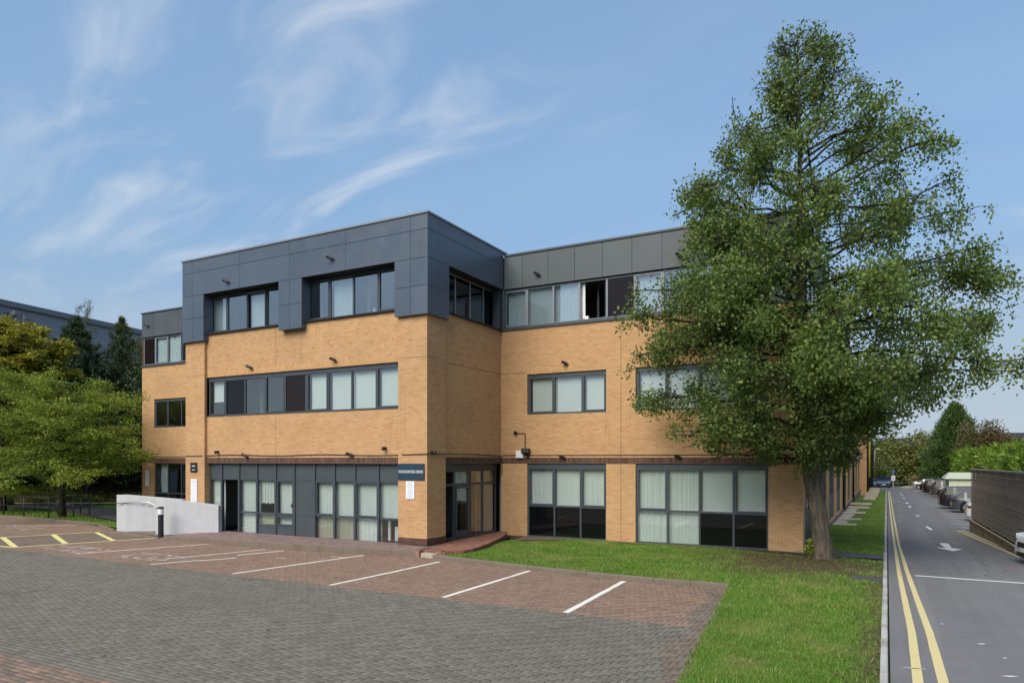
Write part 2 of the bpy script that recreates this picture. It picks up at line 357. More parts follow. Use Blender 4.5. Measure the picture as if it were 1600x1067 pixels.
TREE_X, TREE_Y = -1.71, 22.95
def lawn_mat(name='lawn soil and turf', soil_only=False):
    t = NT(name); p = t.pos(); sp = t.n('ShaderNodeSeparateXYZ'); t.l(p, sp.inputs[0])
    f = t.noise(0.75, 6, 0.62); m = t.noise(4.5, 5, 0.7); g = t.noise(60, 3, 0.7)
    c = t.ramp(f, [(0.28, (0.060,0.125,0.018)), (0.5, (0.095,0.170,0.028)), (0.72, (0.17,0.20,0.055))])
    c = t.mix(t.rng(m, 0.5, 0.8, 0, 0.6), c, (0.06,0.10,0.015)); c = t.mix(t.rng(g, 0.45, 0.8, 0, 0.5), c, (0.17,0.19,0.06))
    # bare, leaf-strewn earth round the trunk and along the road edge
    dv = t.n('ShaderNodeVectorMath'); dv.operation = 'DISTANCE'; t.l(p, dv.inputs[0]); dv.inputs[1].default_value = (TREE_X-0.5, TREE_Y-1.2, 0.1)
    near = t.math('MULTIPLY', t.rng(dv.outputs['Value'], 1.0, 4.8, 1.15, 0.0), 1.0)
    edge = t.math('MULTIPLY', t.rng(sp.outputs[0], -0.75, -0.1, 0.0, 1.0), t.rng(sp.outputs[1], 24, 25, 1, 0))
    bare = t.rng(t.noise(.9, 3, .5), .60, .72, 0, .8)
    dirt = t.math('MULTIPLY', t.math('MAXIMUM', t.math('MAXIMUM', near, bare), t.math('MULTIPLY', edge, 0.95)), t.rng(m, 0.25, 0.6, 0.15, 1.0), clamp=True)
    c = t.mix(dirt, c, t.ramp(g, [(0.3, (0.065,0.045,0.030)), (0.7, (0.15,0.105,0.07))]))
    t.col(c); t.set(0.95, spec=0.1); t.bump(g, 0.8, 0.03); return t.m
M['lawn'] = lawn_mat()
def blade_mat(name, stops, dry):
    t = NT(name); ge = t.n('ShaderNodeNewGeometry'); f = t.noise(0.75, 6, 0.62); m = t.noise(3.0, 4)
    c = t.ramp(ge.outputs['Random Per Island'], stops)
    w = t.noise(1.7, 4, .6, dist=.5); c = t.mix(t.rng(f, 0.45, 0.68, 0, 0.75), c, dry); c = t.mix(t.rng(m, 0.50, 0.70, 0, 0.6), c, tuple(q*0.45 for q in stops[1][1])); c = t.mix(t.rng(w, .56, .70, 0, .45), c, (.24, .25, .08))
    t.col(c); t.set(0.6, spec=0.25)
    tl = t.n('ShaderNodeBsdfTranslucent'); t.l(c, tl.inputs[0]); mx = t.n('ShaderNodeMixShader'); mx.inputs[0].default_value = 0.3
    t.l(t.b.outputs[0], mx.inputs[1]); t.l(tl.outputs[0], mx.inputs[2]); t.l(mx.outputs[0], t.out.inputs[0]); return t.m
M['blade'] = blade_mat('grass blades', [(0.0, (0.092,0.208,0.024)), (0.5, (0.141,0.284,0.036)), (0.85, (0.215,0.361,0.060)), (1.0, (0.441,0.430,0.180))], (0.306,0.342,0.102))
def field():
    t = NT('rough ground'); f = t.noise(0.05, 6, 0.6); g = t.noise(1.4, 6, 0.7)
    c = t.ramp(f, [(0.3, (0.045,0.065,0.018)), (0.7, (0.10,0.105,0.038))]); c = t.mix(t.rng(g, 0.4, 0.75, 0, 0.5), c, (0.03,0.042,0.012))
    t.col(c); t.set(0.95, spec=0.1); return t.m
M['field'] = field()
M['litter'] = plain('brown leaf litter', (0.12,0.072,0.034), 0.95, var=0.55, scale=5)
M['gravel'] = plain('pale gravel', (0.36,0.32,0.25), 0.95, var=0.25, scale=3)

def leaf(name, stops, trans=0.35, rough=0.45, spec=0.4, patch=None):
    t = NT(name); ge = t.n('ShaderNodeNewGeometry'); f = t.noise(0.55, 3)
    k = t.math('ADD', t.math('MULTIPLY', ge.outputs['Random Per Island'], 0.75), t.math('MULTIPLY', t.rng(f, 0.3, 0.7), 0.25))
    c = t.ramp(k, stops)
    t.col(c); t.set(rough, spec=spec)
    tl = t.n('ShaderNodeBsdfTranslucent'); t.l(t.mix(0.5, c, (0.16,0.22,0.02)), tl.inputs[0])
    mx = t.n('ShaderNodeMixShader'); mx.inputs[0].default_value = trans
    t.l(t.b.outputs[0], mx.inputs[1]); t.l(tl.outputs[0], mx.inputs[2]); t.l(mx.outputs[0], t.out.inputs[0]); return t.m
M['leaf_main'] = leaf('poplar leaves', [(0.0, (0.065,0.110,0.030)), (0.4, (0.113,0.182,0.045)), (0.75, (0.179,0.259,0.064)), (0.93, (0.273,0.345,0.090)), (1.0, (0.378,0.380,0.130))], 0.42, 0.5, 0.35)
M['leaf_cherry'] = leaf('light green leaves', [(0.0, (0.10,0.165,0.018)), (0.45, (0.20,0.285,0.028)), (0.85, (0.33,0.385,0.045)), (1.0, (0.44,0.37,0.07))], 0.4)
M['leaf_maple'] = leaf('yellowing leaves', [(0.0, (0.128,0.142,0.014)), (0.45, (0.284,0.268,0.022)), (0.85, (0.419,0.377,0.036)), (1.0, (0.459,0.275,0.048))], 0.4)
M['needle'] = leaf('dark pine needles', [(0.0, (0.012,0.031,0.014)), (0.6, (0.026,0.060,0.024)), (1.0, (0.054,0.090,0.034))], 0.12)
M['needle_light'] = leaf('paler pine needles', [(0.0, (0.022,0.040,0.014)), (0.6, (0.045,0.075,0.024)), (1.0, (0.085,0.105,0.035))], 0.15)
M['leaf_birch'] = leaf('thin olive leaves', [(0.0, (0.050,0.062,0.018)), (0.6, (0.090,0.100,0.028)), (1.0, (0.16,0.14,0.045))], 0.4)
M['leaf_dark'] = leaf('dark shrub leaves', [(0.0, (0.010,0.024,0.008)), (0.6, (0.020,0.046,0.012)), (1.0, (0.045,0.080,0.020))], 0.15)
M['leaf_cypress'] = leaf('cypress sprays', [(0.0, (0.034,0.070,0.022)), (0.6, (0.068,0.125,0.034)), (1.0, (0.12,0.185,0.05))], 0.15)
M['leaf_hedge'] = leaf('bright hedge sprays', [(0.0, (0.055,0.12,0.016)), (0.5, (0.125,0.235,0.026)), (1.0, (0.27,0.37,0.05))], 0.25)
M['leaf_olive'] = leaf('olive brown leaves', [(0.0, (0.058,0.065,0.021)), (0.6, (0.111,0.107,0.034)), (1.0, (0.169,0.137,0.052))], 0.3)
M['leaf_red'] = leaf('reddish brown leaves', [(0.0, (0.060,0.036,0.017)), (0.6, (0.114,0.070,0.029)), (1.0, (0.168,0.114,0.048))], 0.3)
M['leaf_wood'] = leaf('woodland leaves', [(0.0, (0.042,0.066,0.016)), (0.5, (0.085,0.118,0.027)), (1.0, (0.155,0.17,0.042))], 0.3)
M['leaf_wood_warm'] = leaf('autumn woodland leaves', [(0.0, (0.064,0.082,0.020)), (0.5, (0.125,0.145,0.034)), (1.0, (0.21,0.205,0.052))], 0.3)
M['hillside'] = plain('distant wooded hillside', (.055,.068,.075), .95, var=.2, scale=.05)
M['soil'] = plain('bare brown soil', (.13,.10,.07), .95, var=.4, scale=12)
M['straw'] = leaf('dry yellow grass', [(0.0, (0.14,0.12,0.04)), (1.0, (0.30,0.26,0.10))], 0.3)
def bark(name, lo, hi, sc=1.0):
    t = NT(name); mp = t.n('ShaderNodeMapping'); mp.inputs['Scale'].default_value = (14*sc, 14*sc, 2.2*sc); t.l(t.pos(), mp.inputs[0])
    w = t.noise(1.0, 6, 0.7, mp.outputs[0], 0.6); g = t.noise(40, 4); b = t.noise(1.6, 4)
    c = t.ramp(w, [(0.32, lo), (0.5, tuple((a+q)/2 for a, q in zip(lo, hi))), (0.72, hi)]); c = t.mix(t.rng(b, 0.45, 0.75, 0, 0.4), c, tuple(q*0.55 for q in hi))
    t.col(c); t.set(0.95, spec=0.15); t.bump(t.math('ADD', w, t.math('MULTIPLY', g, 0.25)), 1.0, 0.09); return t.m
M['bark'] = bark('furrowed bark', (0.030,0.024,0.018), (0.27,0.225,0.17))
M['bark_dark'] = bark('dark bark', (0.02,0.017,0.014), (0.085,0.070,0.055))
M['bark_pale'] = bark('pale birch bark', (0.16,0.15,0.13), (0.45,0.43,0.38))
M['metalwall'] = plain('blue grey steel sheeting', (0.235,0.25,0.305), 0.55, var=0.05, scale=0.3)
M['metaltrim'] = plain('dark steel trim', (0.16,0.17,0.205), 0.5, var=0.05)
M['slat'] = None
def slat_mat():
    t = NT('weathered timber slats'); oi = t.n('ShaderNodeObjectInfo')
    mp = t.n('ShaderNodeMapping'); mp.inputs['Scale'].default_value = (3, 0.8, 14); t.l(t.pos(), mp.inputs[0])
    w = t.noise(3.0, 5, 0.65, mp.outputs[0]); k = t.math('ADD', t.math('MULTIPLY', w, 0.7), t.math('MULTIPLY', oi.outputs['Random'], 0.3))
    t.col(t.ramp(k, [(0.25, (0.30,0.265,0.225)), (0.5, (0.43,0.385,0.33)), (0.75, (0.55,0.50,0.44))])); t.set(0.9, spec=0.2); t.bump(w, 0.3, 0.005); return t.m
M['slat'] = slat_mat()
M['shed'] = plain('pale green shed', (0.50,0.56,0.42), 0.7, var=0.05)
M['shed_roof'] = plain('pale felt roof', (0.42,0.47,0.38), 0.8, var=0.08)
# ------------------------------------------------------------------ ground, road, car park
rs = np.random.RandomState(7)
CT, ST = math.cos(THETA), math.sin(THETA)
def proj(x, y, z):
    Y = -x*ST+y*CT; X = x*CT+y*ST; Y = np.where(np.abs(Y) < 1e-6, 1e-6, Y)
    return 800+1084*X/Y, 718-1084*(z-CAM_H)/Y, Y

def strip(name, rows, mat, parent=None, zoff=0.0, thick=None):
    """a sheet that follows the site's fall: rows [(y, x0, x1)]"""
    V = []; F = []
    for y, a, b in rows: V += [(a, y, gz(y)+zoff), (b, y, gz(y)+zoff)]
    for i in range(len(rows)-1): F.append((2*i, 2*i+1, 2*i+3, 2*i+2))
    m = MB(); m.add(V, F); return obj(name, m, mat, parent)

ground = struct(strip('ground', [(-900, -2500, 2500), (24, -2500, 2500), (130, -2500, 2500), (3000, -2500, 2500)], M['field'], zoff=-0.10))
road = struct(strip('road', [(-6, 0.05, 40), (24, 0.05, 40), (97.5, 0.05, 40), (97.5, -40, 40), (122, -40, 40)], M['road']))

def g_at(u, v):                         # the point of the falling site that a view direction meets
    y = 30.0
    for _ in range(30):
        Y = (CAM_H-gz(y))*1084/(v-718); X = (u-800)/1084*Y; y = X*ST+Y*CT
    return X*CT-Y*ST, y
def ribbon(name, pts, w, mat, parent, zoff=0.004, jit=0.0):
    """a painted line along pts [(x,y)] lying on the site; w a number or a list"""
    n = len(pts); ww = w if hasattr(w, '__len__') else [w]*n; V = []; F = []
    for i in range(n):
        a = Vector(pts[max(0, i-1)]); b = Vector(pts[min(n-1, i+1)]); d = (b-a).normalized(); nn = Vector((-d.y, d.x))
        for s in (-1, 1):
            p = Vector(pts[i])+nn*s*ww[i]/2*(1+jit*rs.randn()); V.append((p.x, p.y, gz(p.y)+zoff))
    for i in range(n-1): F.append((2*i+1, 2*i, 2*i+2, 2*i+3))
    m = MB(); m.add(V, F); return obj(name, m, mat, parent)

def dense(pts, step=0.5):
    out = []
    for a, b in zip(pts[:-1], pts[1:]):
        k = max(1, int(math.dist(a, b)/step))
        out += [(a[0]+(b[0]-a[0])*i/k, a[1]+(b[1]-a[1])*i/k) for i in range(k)]
    return out+[pts[-1]]
y1x = [(2.0, .37), (11.1, .39), (14.5, .40), (18.2, .35), (22.4, .30), (29, .27), (46.7, .23), (97, .21)]
y2x = [(2.0, .70), (11.3, .70), (14.6, .68), (18.3, .59), (22.4, .50), (29, .41), (46.7, .37), (97, .36)]
for q in (y1x, y2x):
    pts = dense([(x, y) for y, x in q], 0.6)
    ribbon('kerbside_line', pts, [np.interp(p[1], [8, 18, 30, 60, 98], [.145, .115, .08, .072, .075]) for p in pts], M['yellow_road'], road, jit=0.02)
ribbon('stop_line', dense([(0.68, 21.46), (6.0, 21.40)], 0.4), 0.13, M['white_road'], road, jit=0.03)
for a, b in (((1.72, 39.6), (1.84, 37.4)), ((1.62, 48.5), (1.66, 47.6)), ((1.50, 60.0), (1.54, 58.2)), ((1.46, 66.0), (1.48, 64.0)), ((1.45, 76), (1.47, 74)), ((1.44, 84), (1.46, 82)), ((1.44, 92), (1.46, 90))):
    ribbon('centre_dash', [a, b], 0.12 if a[1] < 45 else 0.16, M['white_road'], road)
m = MB(); ax, ay = 1.98, 28.4                    # direction arrow pointing to the viewer
m.add([(x, y, gz(y)+0.004) for x, y in [(1.76, 31.0), (2.06, 31.0), (2.06, 29.3), (2.36, 29.0), (2.02, 28.2), (1.58, 29.2), (1.86, 29.25)]], [(0, 6, 2, 1), (3, 2, 6, 5, 4)])
obj('direction_arrow', m, M['white_road'], road)
for a, w in (([(2.86, 37.7), (3.36, 32.1), (3.78, 27.4)], .10), ([(3.05, 38.1), (3.56, 32.2), (3.97, 27.4)], .10)):
    ribbon('kerbside_line', dense(a, 0.8), w, M['yellow_road'], road, jit=0.03)
for y in (39.6, 42.1, 44.6, 47.1, 49.6, 52.1, 57.0, 62.0, 67.0, 72.0, 77.0):
    ribbon('bay_line', [(2.95, y), (7.6, y)], 0.10, M['white_road'], road)
for x, y, l, a in ((1.45, 12.1, .22, .3), (1.9, 11.5, .5, -.1), (1.75, 11.15, .2, .2), (2.1, 11.7, .35, .15), (0.22, 11.9, .3, 0.1), (1.35, 14.0, .14, .5), (0.9, 15.4, .05, 0), (1.6, 13.2, .06, .3)):
    ribbon('paint_splash', [(x, y), (x+l*.5*math.cos(a), y+l*.5*math.sin(a)), (x+l*math.cos(a), y+l*math.sin(a)+.02)], [.012, .05, .012], M['white_road'], road, jit=0.3)

# car park surface
def xe(y): return -2.48-0.84*(y-9.4)/7.9           # its edge against the lawn
KX = [-60, -41.5, -38.5, -35.4, -32.4, -29.7, -27.6, -25.2, -21, -17, -14.4, -13.0, -11.0, -8.7, -6.7, -4.7, -3.2]
KY = [19.3, 19.55, 19.75, 19.46, 19.23, 18.35, 17.95, 17.5, 17.28, 17.5, 17.85, 18.1, 17.72, 17.36, 17.12, 17.04, 17.10]
def yk(x): return float(np.interp(x, KX, KY))
m = MB(); xs = np.linspace(-60, -3.0, 60)
V = []; F = []
for x in xs: V += [(x, -2.0, -0.03), (x, yk(x)+0.1, -0.03)]
V += [(-1.1, -2.0, -0.03), (-3.0, 17.1, -0.03)]
for i in range(len(xs)): F.append((2*i, 2*i+2, 2*i+3, 2*i+1))
m.add(V, F); car_park = struct(obj('car_park', m, M['sand']))

def in_poly(px, py, poly):
    inside = np.zeros(px.shape, bool); n = len(poly)
    for i in range(n):
        x0, y0 = poly[i]; x1, y1 = poly[(i+1) % n]
        c = ((y0 > py) != (y1 > py)) & (px < (x1-x0)*(py-y0)/((y1-y0) if y1 != y0 else 1e-9)+x0); inside ^= c
    return inside
HATCH = [(-27.25, 13.15), (-25.3, 17.5), (-29.8, 17.85), (-33.5, 12.95)]
def paving():
    B = 0.1; blocks = []                              # centre x, y, along-x?, colour
    I = np.arange(-420, 0); J = np.arange(20, 205)
    t_, m_ = np.meshgrid(np.arange(20, 205), np.arange(-160, 40), indexing='ij')
    hx = (t_+4*m_); hy = t_
    H = np.stack([(hx+1.0)*B, (hy+0.5)*B, np.ones_like(hx)], -1).reshape(-1, 3)
    Vv = np.stack([(hx+3.5)*B, (hy+1.0)*B, np.zeros_like(hx)], -1).reshape(-1, 3)
    A = np.concatenate([H, Vv])
    A = A[(A[:, 1] > 6.35)]
    rows = []
    for r in range(20, 64):                            # straight courses at the near edge
        xx = np.arange(-200, 0)*0.2+(0.1 if r % 2 else 0.0)
        rows.append(np.stack([xx, np.full_like(xx, r*0.1+0.05), np.ones_like(xx)], -1))
    A = np.concatenate([A]+rows)
    ykv = np.interp(A[:, 0], KX, KY)
    keep = (A[:, 1] < ykv-0.02) & (A[:, 0] < xe(A[:, 1])-0.04)
    u, v, Y = proj(A[:, 0], A[:, 1], 0.0)
    keep &= (Y > 5) & (u > -110) & (u < 1640) & (v < 1125)
    A = A[keep]; x, y = A[:, 0], A[:, 1]
    c = np.zeros(len(A), int)
    c[(y > 12.87) | (y < 5.86)] = 1
    c[(y < 5.86) & (rs.rand(len(A)) < .55)] = 2
    c[in_poly(x, y, HATCH)] = 2
    c[(x > xe(y)-0.42+0.12*np.sin(y*2.1)) & (y < 16.6)] = 2
    return A, c
PB, PC = paving()
PROT = rs.rand(len(PB))
def block_verts(hx, hy):
    g = 0.0036; c = 0.008; hx -= g; hy -= g
    lo = [(-hx,-hy,-.03),(hx,-hy,-.03),(hx,hy,-.03),(-hx,hy,-.03)]; mid = [(p[0], p[1], -.007) for p in lo]
    up = [(-hx+c,-hy+c,0),(hx-c,-hy+c,0),(hx-c,hy-c,0),(-hx+c,hy-c,0)]
    V = np.array(lo+mid+up); F = [(8,9,10,11)]
    for b in (0, 4): F += [(b+i, b+(i+1) % 4, b+4+(i+1) % 4, b+4+i) for i in range(4)]
    return V, np.array(F)
BV = {1: block_verts(.1, .05), 0: block_verts(.05, .1)}
u, v, Y = proj(PB[:, 0], PB[:, 1], 0.0)
seen = (u > 5) & (u < 1595) & (v < 1064)
order = np.argsort(np.where(seen, Y, 1e9)); near_ids = order[:300]
names = {0: 'pave_grey', 1: 'pave_red', 2: 'pave_brown'}
bm_ = {}
for k in near_ids:
    key = (int(PB[k, 2]), int(PC[k]))
    if key not in bm_:
        V, F = BV[key[0]]; me = mesh_np('paving_block', V, F); me.materials.append(M[names[key[1]]]); bm_[key] = me
    o = bpy.data.objects.new('paving_block', bm_[key]); COL.objects.link(o); o.parent = car_park
    o.location = (PB[k, 0], PB[k, 1], rs.uniform(-.0015, .0008)); o.rotation_euler = (rs.normal(0, .006), rs.normal(0, .006), rs.normal(0, .006))
rest = np.ones(len(PB), bool); rest[near_ids] = False
for c in (0, 1, 2):
    VV = []; FF = []; base = 0
    for hv in (0, 1):
        S = PB[rest & (PC == c) & (PB[:, 2] == hv)]
        if not len(S): continue
        V, F = BV[hv]; n = len(S)
        tilt = rs.normal(0, .006, (n, 2)); dz = rs.uniform(-.0015, .0008, n); a = rs.normal(0, .006, n)
        W = np.repeat(V[None], n, 0)
        X_ = W[:, :, 0].copy(); W[:, :, 0] = X_-W[:, :, 1]*a[:, None]; W[:, :, 1] = W[:, :, 1]+X_*a[:, None]
        W[:, :, 2] += dz[:, None]+W[:, :, 0]*tilt[:, :1]+W[:, :, 1]*tilt[:, 1:]
        W[:, :, 0] += S[:, 0:1]; W[:, :, 1] += S[:, 1:2]
        VV.append(W.reshape(-1, 3)); FF.append((F[None]+(np.arange(n)*len(V))[:, None, None]+base).reshape(-1, 4)); base += n*len(V)
    o = link('paving_blocks', mesh_np('paving_blocks', np.concatenate(VV), np.concatenate(FF)), M[names[c]], car_park); o['kind'] = 'stuff'

# painted bay lines
for pts, w in (([(-23.49, 13.3), (-21.95, 17.15)], .09), ([(-19.2, 13.0), (-18.75, 14.0), (-18.45, 14.4), (-18.04, 15.14)], .09), ([(-19.85, 14.0), (-19.3, 15.6), (-18.9, 17.1)], .08),
               ([(-18.55, 15.6), (-18.05, 17.1)], .10), ([(-15.66, 13.0), (-14.93, 17.55)], .10), ([(-12.11, 12.95), (-12.0, 15.0), (-11.95, 17.5)], .105),
               ([(-8.79, 13.02), (-8.77, 17.3)], .11), ([(-5.72, 12.89), (-5.90, 16.95)], .12), ([(-40, 15.6), (-33.6, 19.0)], .08)):
    ribbon('bay_line', dense(pts, 0.35), w*1.12, M['white_paint'], car_park, zoff=0.003, jit=0.05)
for pts, w in (([(-27.2, 13.2), (-25.45, 17.4)], .15), ([(-34.0, 12.9), (-31.1, 14.8), (-29.75, 17.75)], .15), ([(-31.15, 14.75), (-27.25, 13.3)], .19), ([(-30.35, 16.25), (-26.75, 14.75)], .19), ([(-29.85, 17.7), (-25.95, 16.1)], .17), ([(-31.5, 13.0), (-27.25, 13.2)], .13)):
    ribbon('hatch_line', dense(pts, 0.4), w, M['yellow_bay'], car_park, zoff=0.0035, jit=0.05)
def worn_words(x0, y0, w, h, n, seed):
    r = random.Random(seed); m = MB()
    for row in range(2):
        for k in range(n):
            cx = x0+w*(k+.5)/n; cy = y0+h*(0.25+0.5*row)
            for s in range(r.choice((2, 3))):
                if r.random() < 0.5: dx, dy = r.uniform(.12, .3)*w/n*1.4, .04
                else: dx, dy = .045, h*.16
                ox = r.uniform(-.25, .25)*w/n; oy = r.uniform(-.1, .1)*h
                q = [(cx+ox-dx, cy+oy-dy), (cx+ox+dx, cy+oy-dy), (cx+ox+dx, cy+oy+dy), (cx+ox-dx, cy+oy+dy)]
                m.add([(a, b, .003+.0002*(s+3*k % 7)) for a, b in q], [(0,1,2,3)])
    return obj('worn_lettering', m, M['worn_paint'], car_park)
worn_words(-26.3, 13.25, 3.0, 1.5, 7, 3); worn_words(-21.9, 13.3, 2.5, 1.5, 6, 5); worn_words(-36.5, 16.6, 3.2, 1.2, 7, 8)
ribbon('worn_lettering', [(-15.6, 16.75), (-15.15, 16.8)], .14, M['worn_paint'], car_park, zoff=.003)
ribbon('worn_lettering', [(-17.0, 15.75), (-16.6, 15.8)], .1, M['worn_paint'], car_park, zoff=.003)

# kerbs: every stone its own piece
def kerb_run(root, pts, mat, width, z0, z1, piece=0.9, name='kerb_stone', gap=.008):
    d = dense(pts, 0.05); acc = [0]
    for a, b in zip(d[:-1], d[1:]): acc.append(acc[-1]+math.dist(a, b))
    n = max(1, round(acc[-1]/piece)); step = acc[-1]/n; xs = [p[0] for p in d]; ys = [p[1] for p in d]
    for i in range(n):
        s0, s1 = i*step, (i+1)*step
        a = Vector((np.interp(s0, acc, xs), np.interp(s0, acc, ys))); b = Vector((np.interp(s1, acc, xs), np.interp(s1, acc, ys)))
        c = (a+b)/2; L = (b-a).length; ang = math.atan2((b-a).y, (b-a).x)
        h0 = z1(c.x, c.y) if callable(z1) else z1
        m = MB(); r = 0.018; hw = width/2; hl = L/2-gap/2; zb = z0
        prof = [(-hw, zb), (hw, zb), (hw, h0), (-hw+r, h0), (-hw, h0-r)]
        V = [(s*hl, p[0], p[1]) for s in (-1, 1) for p in prof]; k = len(prof)
        m.add(V, [tuple(range(k)), tuple(range(2*k-1, k-1, -1))]+[(j, k+j, k+(j+1) % k, (j+1) % k) for j in range(k)])
        o = obj(name, m, mat, root, local=True); o.location = (c.x-root.location.x, c.y-root.location.y, gz(c.y)+rs.uniform(-.004, .004)); o.rotation_euler = (0, 0, ang+rs.normal(0, .004))
def setting(name):
    o = bpy.data.objects.new(name, None); COL.objects.link(o); o['kind'] = 'structure'; return o
kerb = setting('kerb')
kerb_run(kerb, [(x, yk(x)+0.06) for x in np.linspace(-12.55, -3.3, 40)], M['kerb'], .125, -.15, 0.12)
def pk(x, y): return float(np.interp(x, [-26, -24.6, -23, -20, -13], [.05, .10, .17, .20, .21]))
kerb_run(kerb, [(x, yk(x)+0.06) for x in np.linspace(-25.0, -13.25, 40)], M['kerb'], .125, -.15, pk)
kerb_run(kerb, [(x, yk(x)+0.06) for x in np.linspace(-56, -29.6, 60)], M['kerb'], .125, -.15, lambda x, y: float(np.interp(x, [-33, -30.5, -29], [.14, .10, .03])))
kerb_run(kerb, [(x, yk(x)+0.06) for x in np.linspace(-29.6, -25.0, 20)], M['kerb'], .125, -.15, 0.025)
edging = setting('edging')
kerb_run(edging, [(xe(y), y) for y in np.linspace(4, 17.05, 40)], M['kerb'], .055, -.15, 0.022, name='edging_stone')
kerb_run(edging, [(-0.03, y) for y in np.linspace(2.0, 24, 10)], M['kerb_pale'], .10, -.15, 0.06, name='edging_stone')
kerb_run(edging, [(-0.03, y) for y in np.linspace(24, 97.5, 20)], M['kerb_pale'], .10, -.15, 0.07, piece=1.8, name='edging_stone')

# pavement along the glazed front, ramp apron, brick terrace by the entrance
m = MB(); V = []; F = []; xs = np.linspace(-25.0, -13.3, 30)
for x in xs: V += [(x, yk(x)+.12, pk(x, 0)-.004), (x, 19.30, .21 if x > -24.4 else .17)]
for i in range(len(xs)-1): F.append((2*i, 2*i+2, 2*i+3, 2*i+1))
m.add(V, F); struct(obj('pavement', m, M['sidewalk']))
m = MB(); m.add([(-29.6, yk(-29.6)+.12, .02), (-25.0, yk(-25)+.12, .05), (-24.4, 19.3, .16), (-25.0, 24.0, .3), (-30.2, 24.0, .3)], [(0,1,2,3,4)])
struct(obj('ramp', m, M['kerb']))
m = MB(); out = [(-13.3, 18.35), (-12.35, 18.22), (-11.85, 18.7), (-11.85, 19.4), (-12.05, 20.6), (-12.45, 22.2), (-12.8, 23.2), (-13.1, 23.85), (-13.62, 24.02), (-13.62, 20.1), (-13.45, 18.97), (-13.45, 18.5)]; TERR = list(out)
m.prism(out, -.05, [.14,.14,.15,.17,.19,.215,.23,.24,.25,.22,.2,.18]); terrace = struct(obj('terrace', m, M['redpave'], bevel=.02))
k = [(p[0], p[1]) for p in out[:8]]
for a, b in zip(k[:-1], k[1:]):
    n = max(1, int(math.dist(a, b)/.11)); d = Vector((b[0]-a[0], b[1]-a[1])); ang = math.atan2(d.y, d.x)
    for i in range(n):
        q = Vector(a)+d*((i+.5)/n); mm = MB(); mm.box(-.051, .051, -.02, .20, -.07, .035)
        o = obj('edge_brick', mm, M['redpave'], terrace, local=True); zz = float(np.interp(q.y, [18.3, 24], [.165, .245]))
        o.location = (q.x, q.y, zz); o.rotation_euler = (0, 0, ang)
m = MB(); m.box(-13.32, -13.1, 18.05, 18.28, -.05, .2); obj('corner_brick', m, M['redpave'], terrace)
m = MB(); m.box(-13.08, -12.5, 18.10, 18.28, -.05, .13); obj('step', m, M['stone'], terrace)

# lawns
def lawn_z(x, y):
    return 0.035+0.075*np.clip((y-15.5)/2.2, 0, 1)-0.03*np.clip((x+1.5)/1.3, 0, 1)+0.018*np.sin(x*1.7+y*.9)*np.sin(y*1.3-x*.6)-0.0105*np.maximum(0, y-24)
def grid_sheet(name, P, mat, parent=None):
    nu, nv = P.shape[:2]; idx = np.arange(nu*nv).reshape(nu, nv)
    F = np.stack([idx[:-1, :-1], idx[1:, :-1], idx[1:, 1:], idx[:-1, 1:]], -1).reshape(-1, 4)
    return link(name, mesh_np(name, P.reshape(-1, 3), F), mat, parent, smooth=True)
def patch(x0f, x1f, ys, n):
    P = np.zeros((n, len(ys), 3))
    for j, y in enumerate(ys):
        xx = np.linspace(x0f(y), x1f(y), n); P[:, j, 0] = xx; P[:, j, 1] = y; P[:, j, 2] = lawn_z(xx, y)
    return P
lawn = struct(grid_sheet('lawn', patch(lambda y: xe(y)+.03, lambda y: -.08, np.linspace(2, 17.15, 70), 16), M['lawn']))
P = np.zeros((60, 34, 3))
for i, x in enumerate(np.linspace(-12.3, -.08, 60)):
    yy = np.linspace(yk(x)+.12 if x < -3.25 else 17.15, 24.07, 34); P[i, :, 0] = x; P[i, :, 1] = yy; P[i, :, 2] = lawn_z(x, yy)
grid_sheet('turf', P, M['lawn'], lawn)
grid_sheet('turf', patch(lambda y: -2.32 if y < 78 else -1.75, lambda y: -.08, np.linspace(24.07, 97.5, 80), 10), M['lawn'], lawn)
m = MB(); m.add([(-.08, 23.62, .115), (-.08, 24.75, .10), (-2.28, 24.95, .12), (-2.28, 24.04, .13), (-4.4, 24.04, .135), (-4.2, 23.85, .135), (-2.4, 23.55, .13)], [(0,1,2,3,4,5,6)])
struct(obj('footpath', m, M['path']))
m = MB(); sp_ = [(-12.15, 22.5), (-11.4, 23.15), (-10.3, 23.55), (-8.9, 23.75), (-3.4, 23.92), (-3.4, 24.06), (-12.3, 24.06)]; m.add([(x, y, float(lawn_z(x, y))+.02) for x, y in sp_], [tuple(range(7))]); obj('soil_margin', m, M['soil'], lawn)
m = MB(); m.box(-.86, -.1, 19.5, 20.3, -.05, .075); m.box(-.80, -.16, 19.58, 20.22, .07, .083); tag(obj('drain_cover', m, M['path'], bevel=.01), 'dark slab drain cover set in the grass at the road edge', 'drain cover')
for i, (y, xa, xb) in enumerate(((37.0, -2.3, -1.25), (41.0, -2.3, -1.15), (46.5, -2.3, -1.1), (52.0, -2.25, -1.0), (56.5, -2.3, -.95), (66.0, -1.7, -.8), (71.0, -1.7, -.75), (76.0, -1.7, -.7), (82.0, -1.7, -.7), (88.0, -1.7, -.65))):
    m = MB(); w = .42; m.box(xa, xb, y-w, y+w, -.05, float(lawn_z(-1.5, y))+.03); obj('stepping_slab', m, M['stone'], lawn, bevel=.015)
for (ya, yb) in ((37.5, 40.5), (41.5, 46), (47, 51.5)):
    m = MB(); m.add([(-2.3, ya, float(lawn_z(-2, ya))+.012), (-1.75, ya, float(lawn_z(-2, ya))+.012), (-1.6, yb, float(lawn_z(-2, yb))+.012), (-2.3, yb, float(lawn_z(-2, yb))+.012)], [(0,1,2,3)]); obj('gravel_bed', m, M['gravel'], lawn)

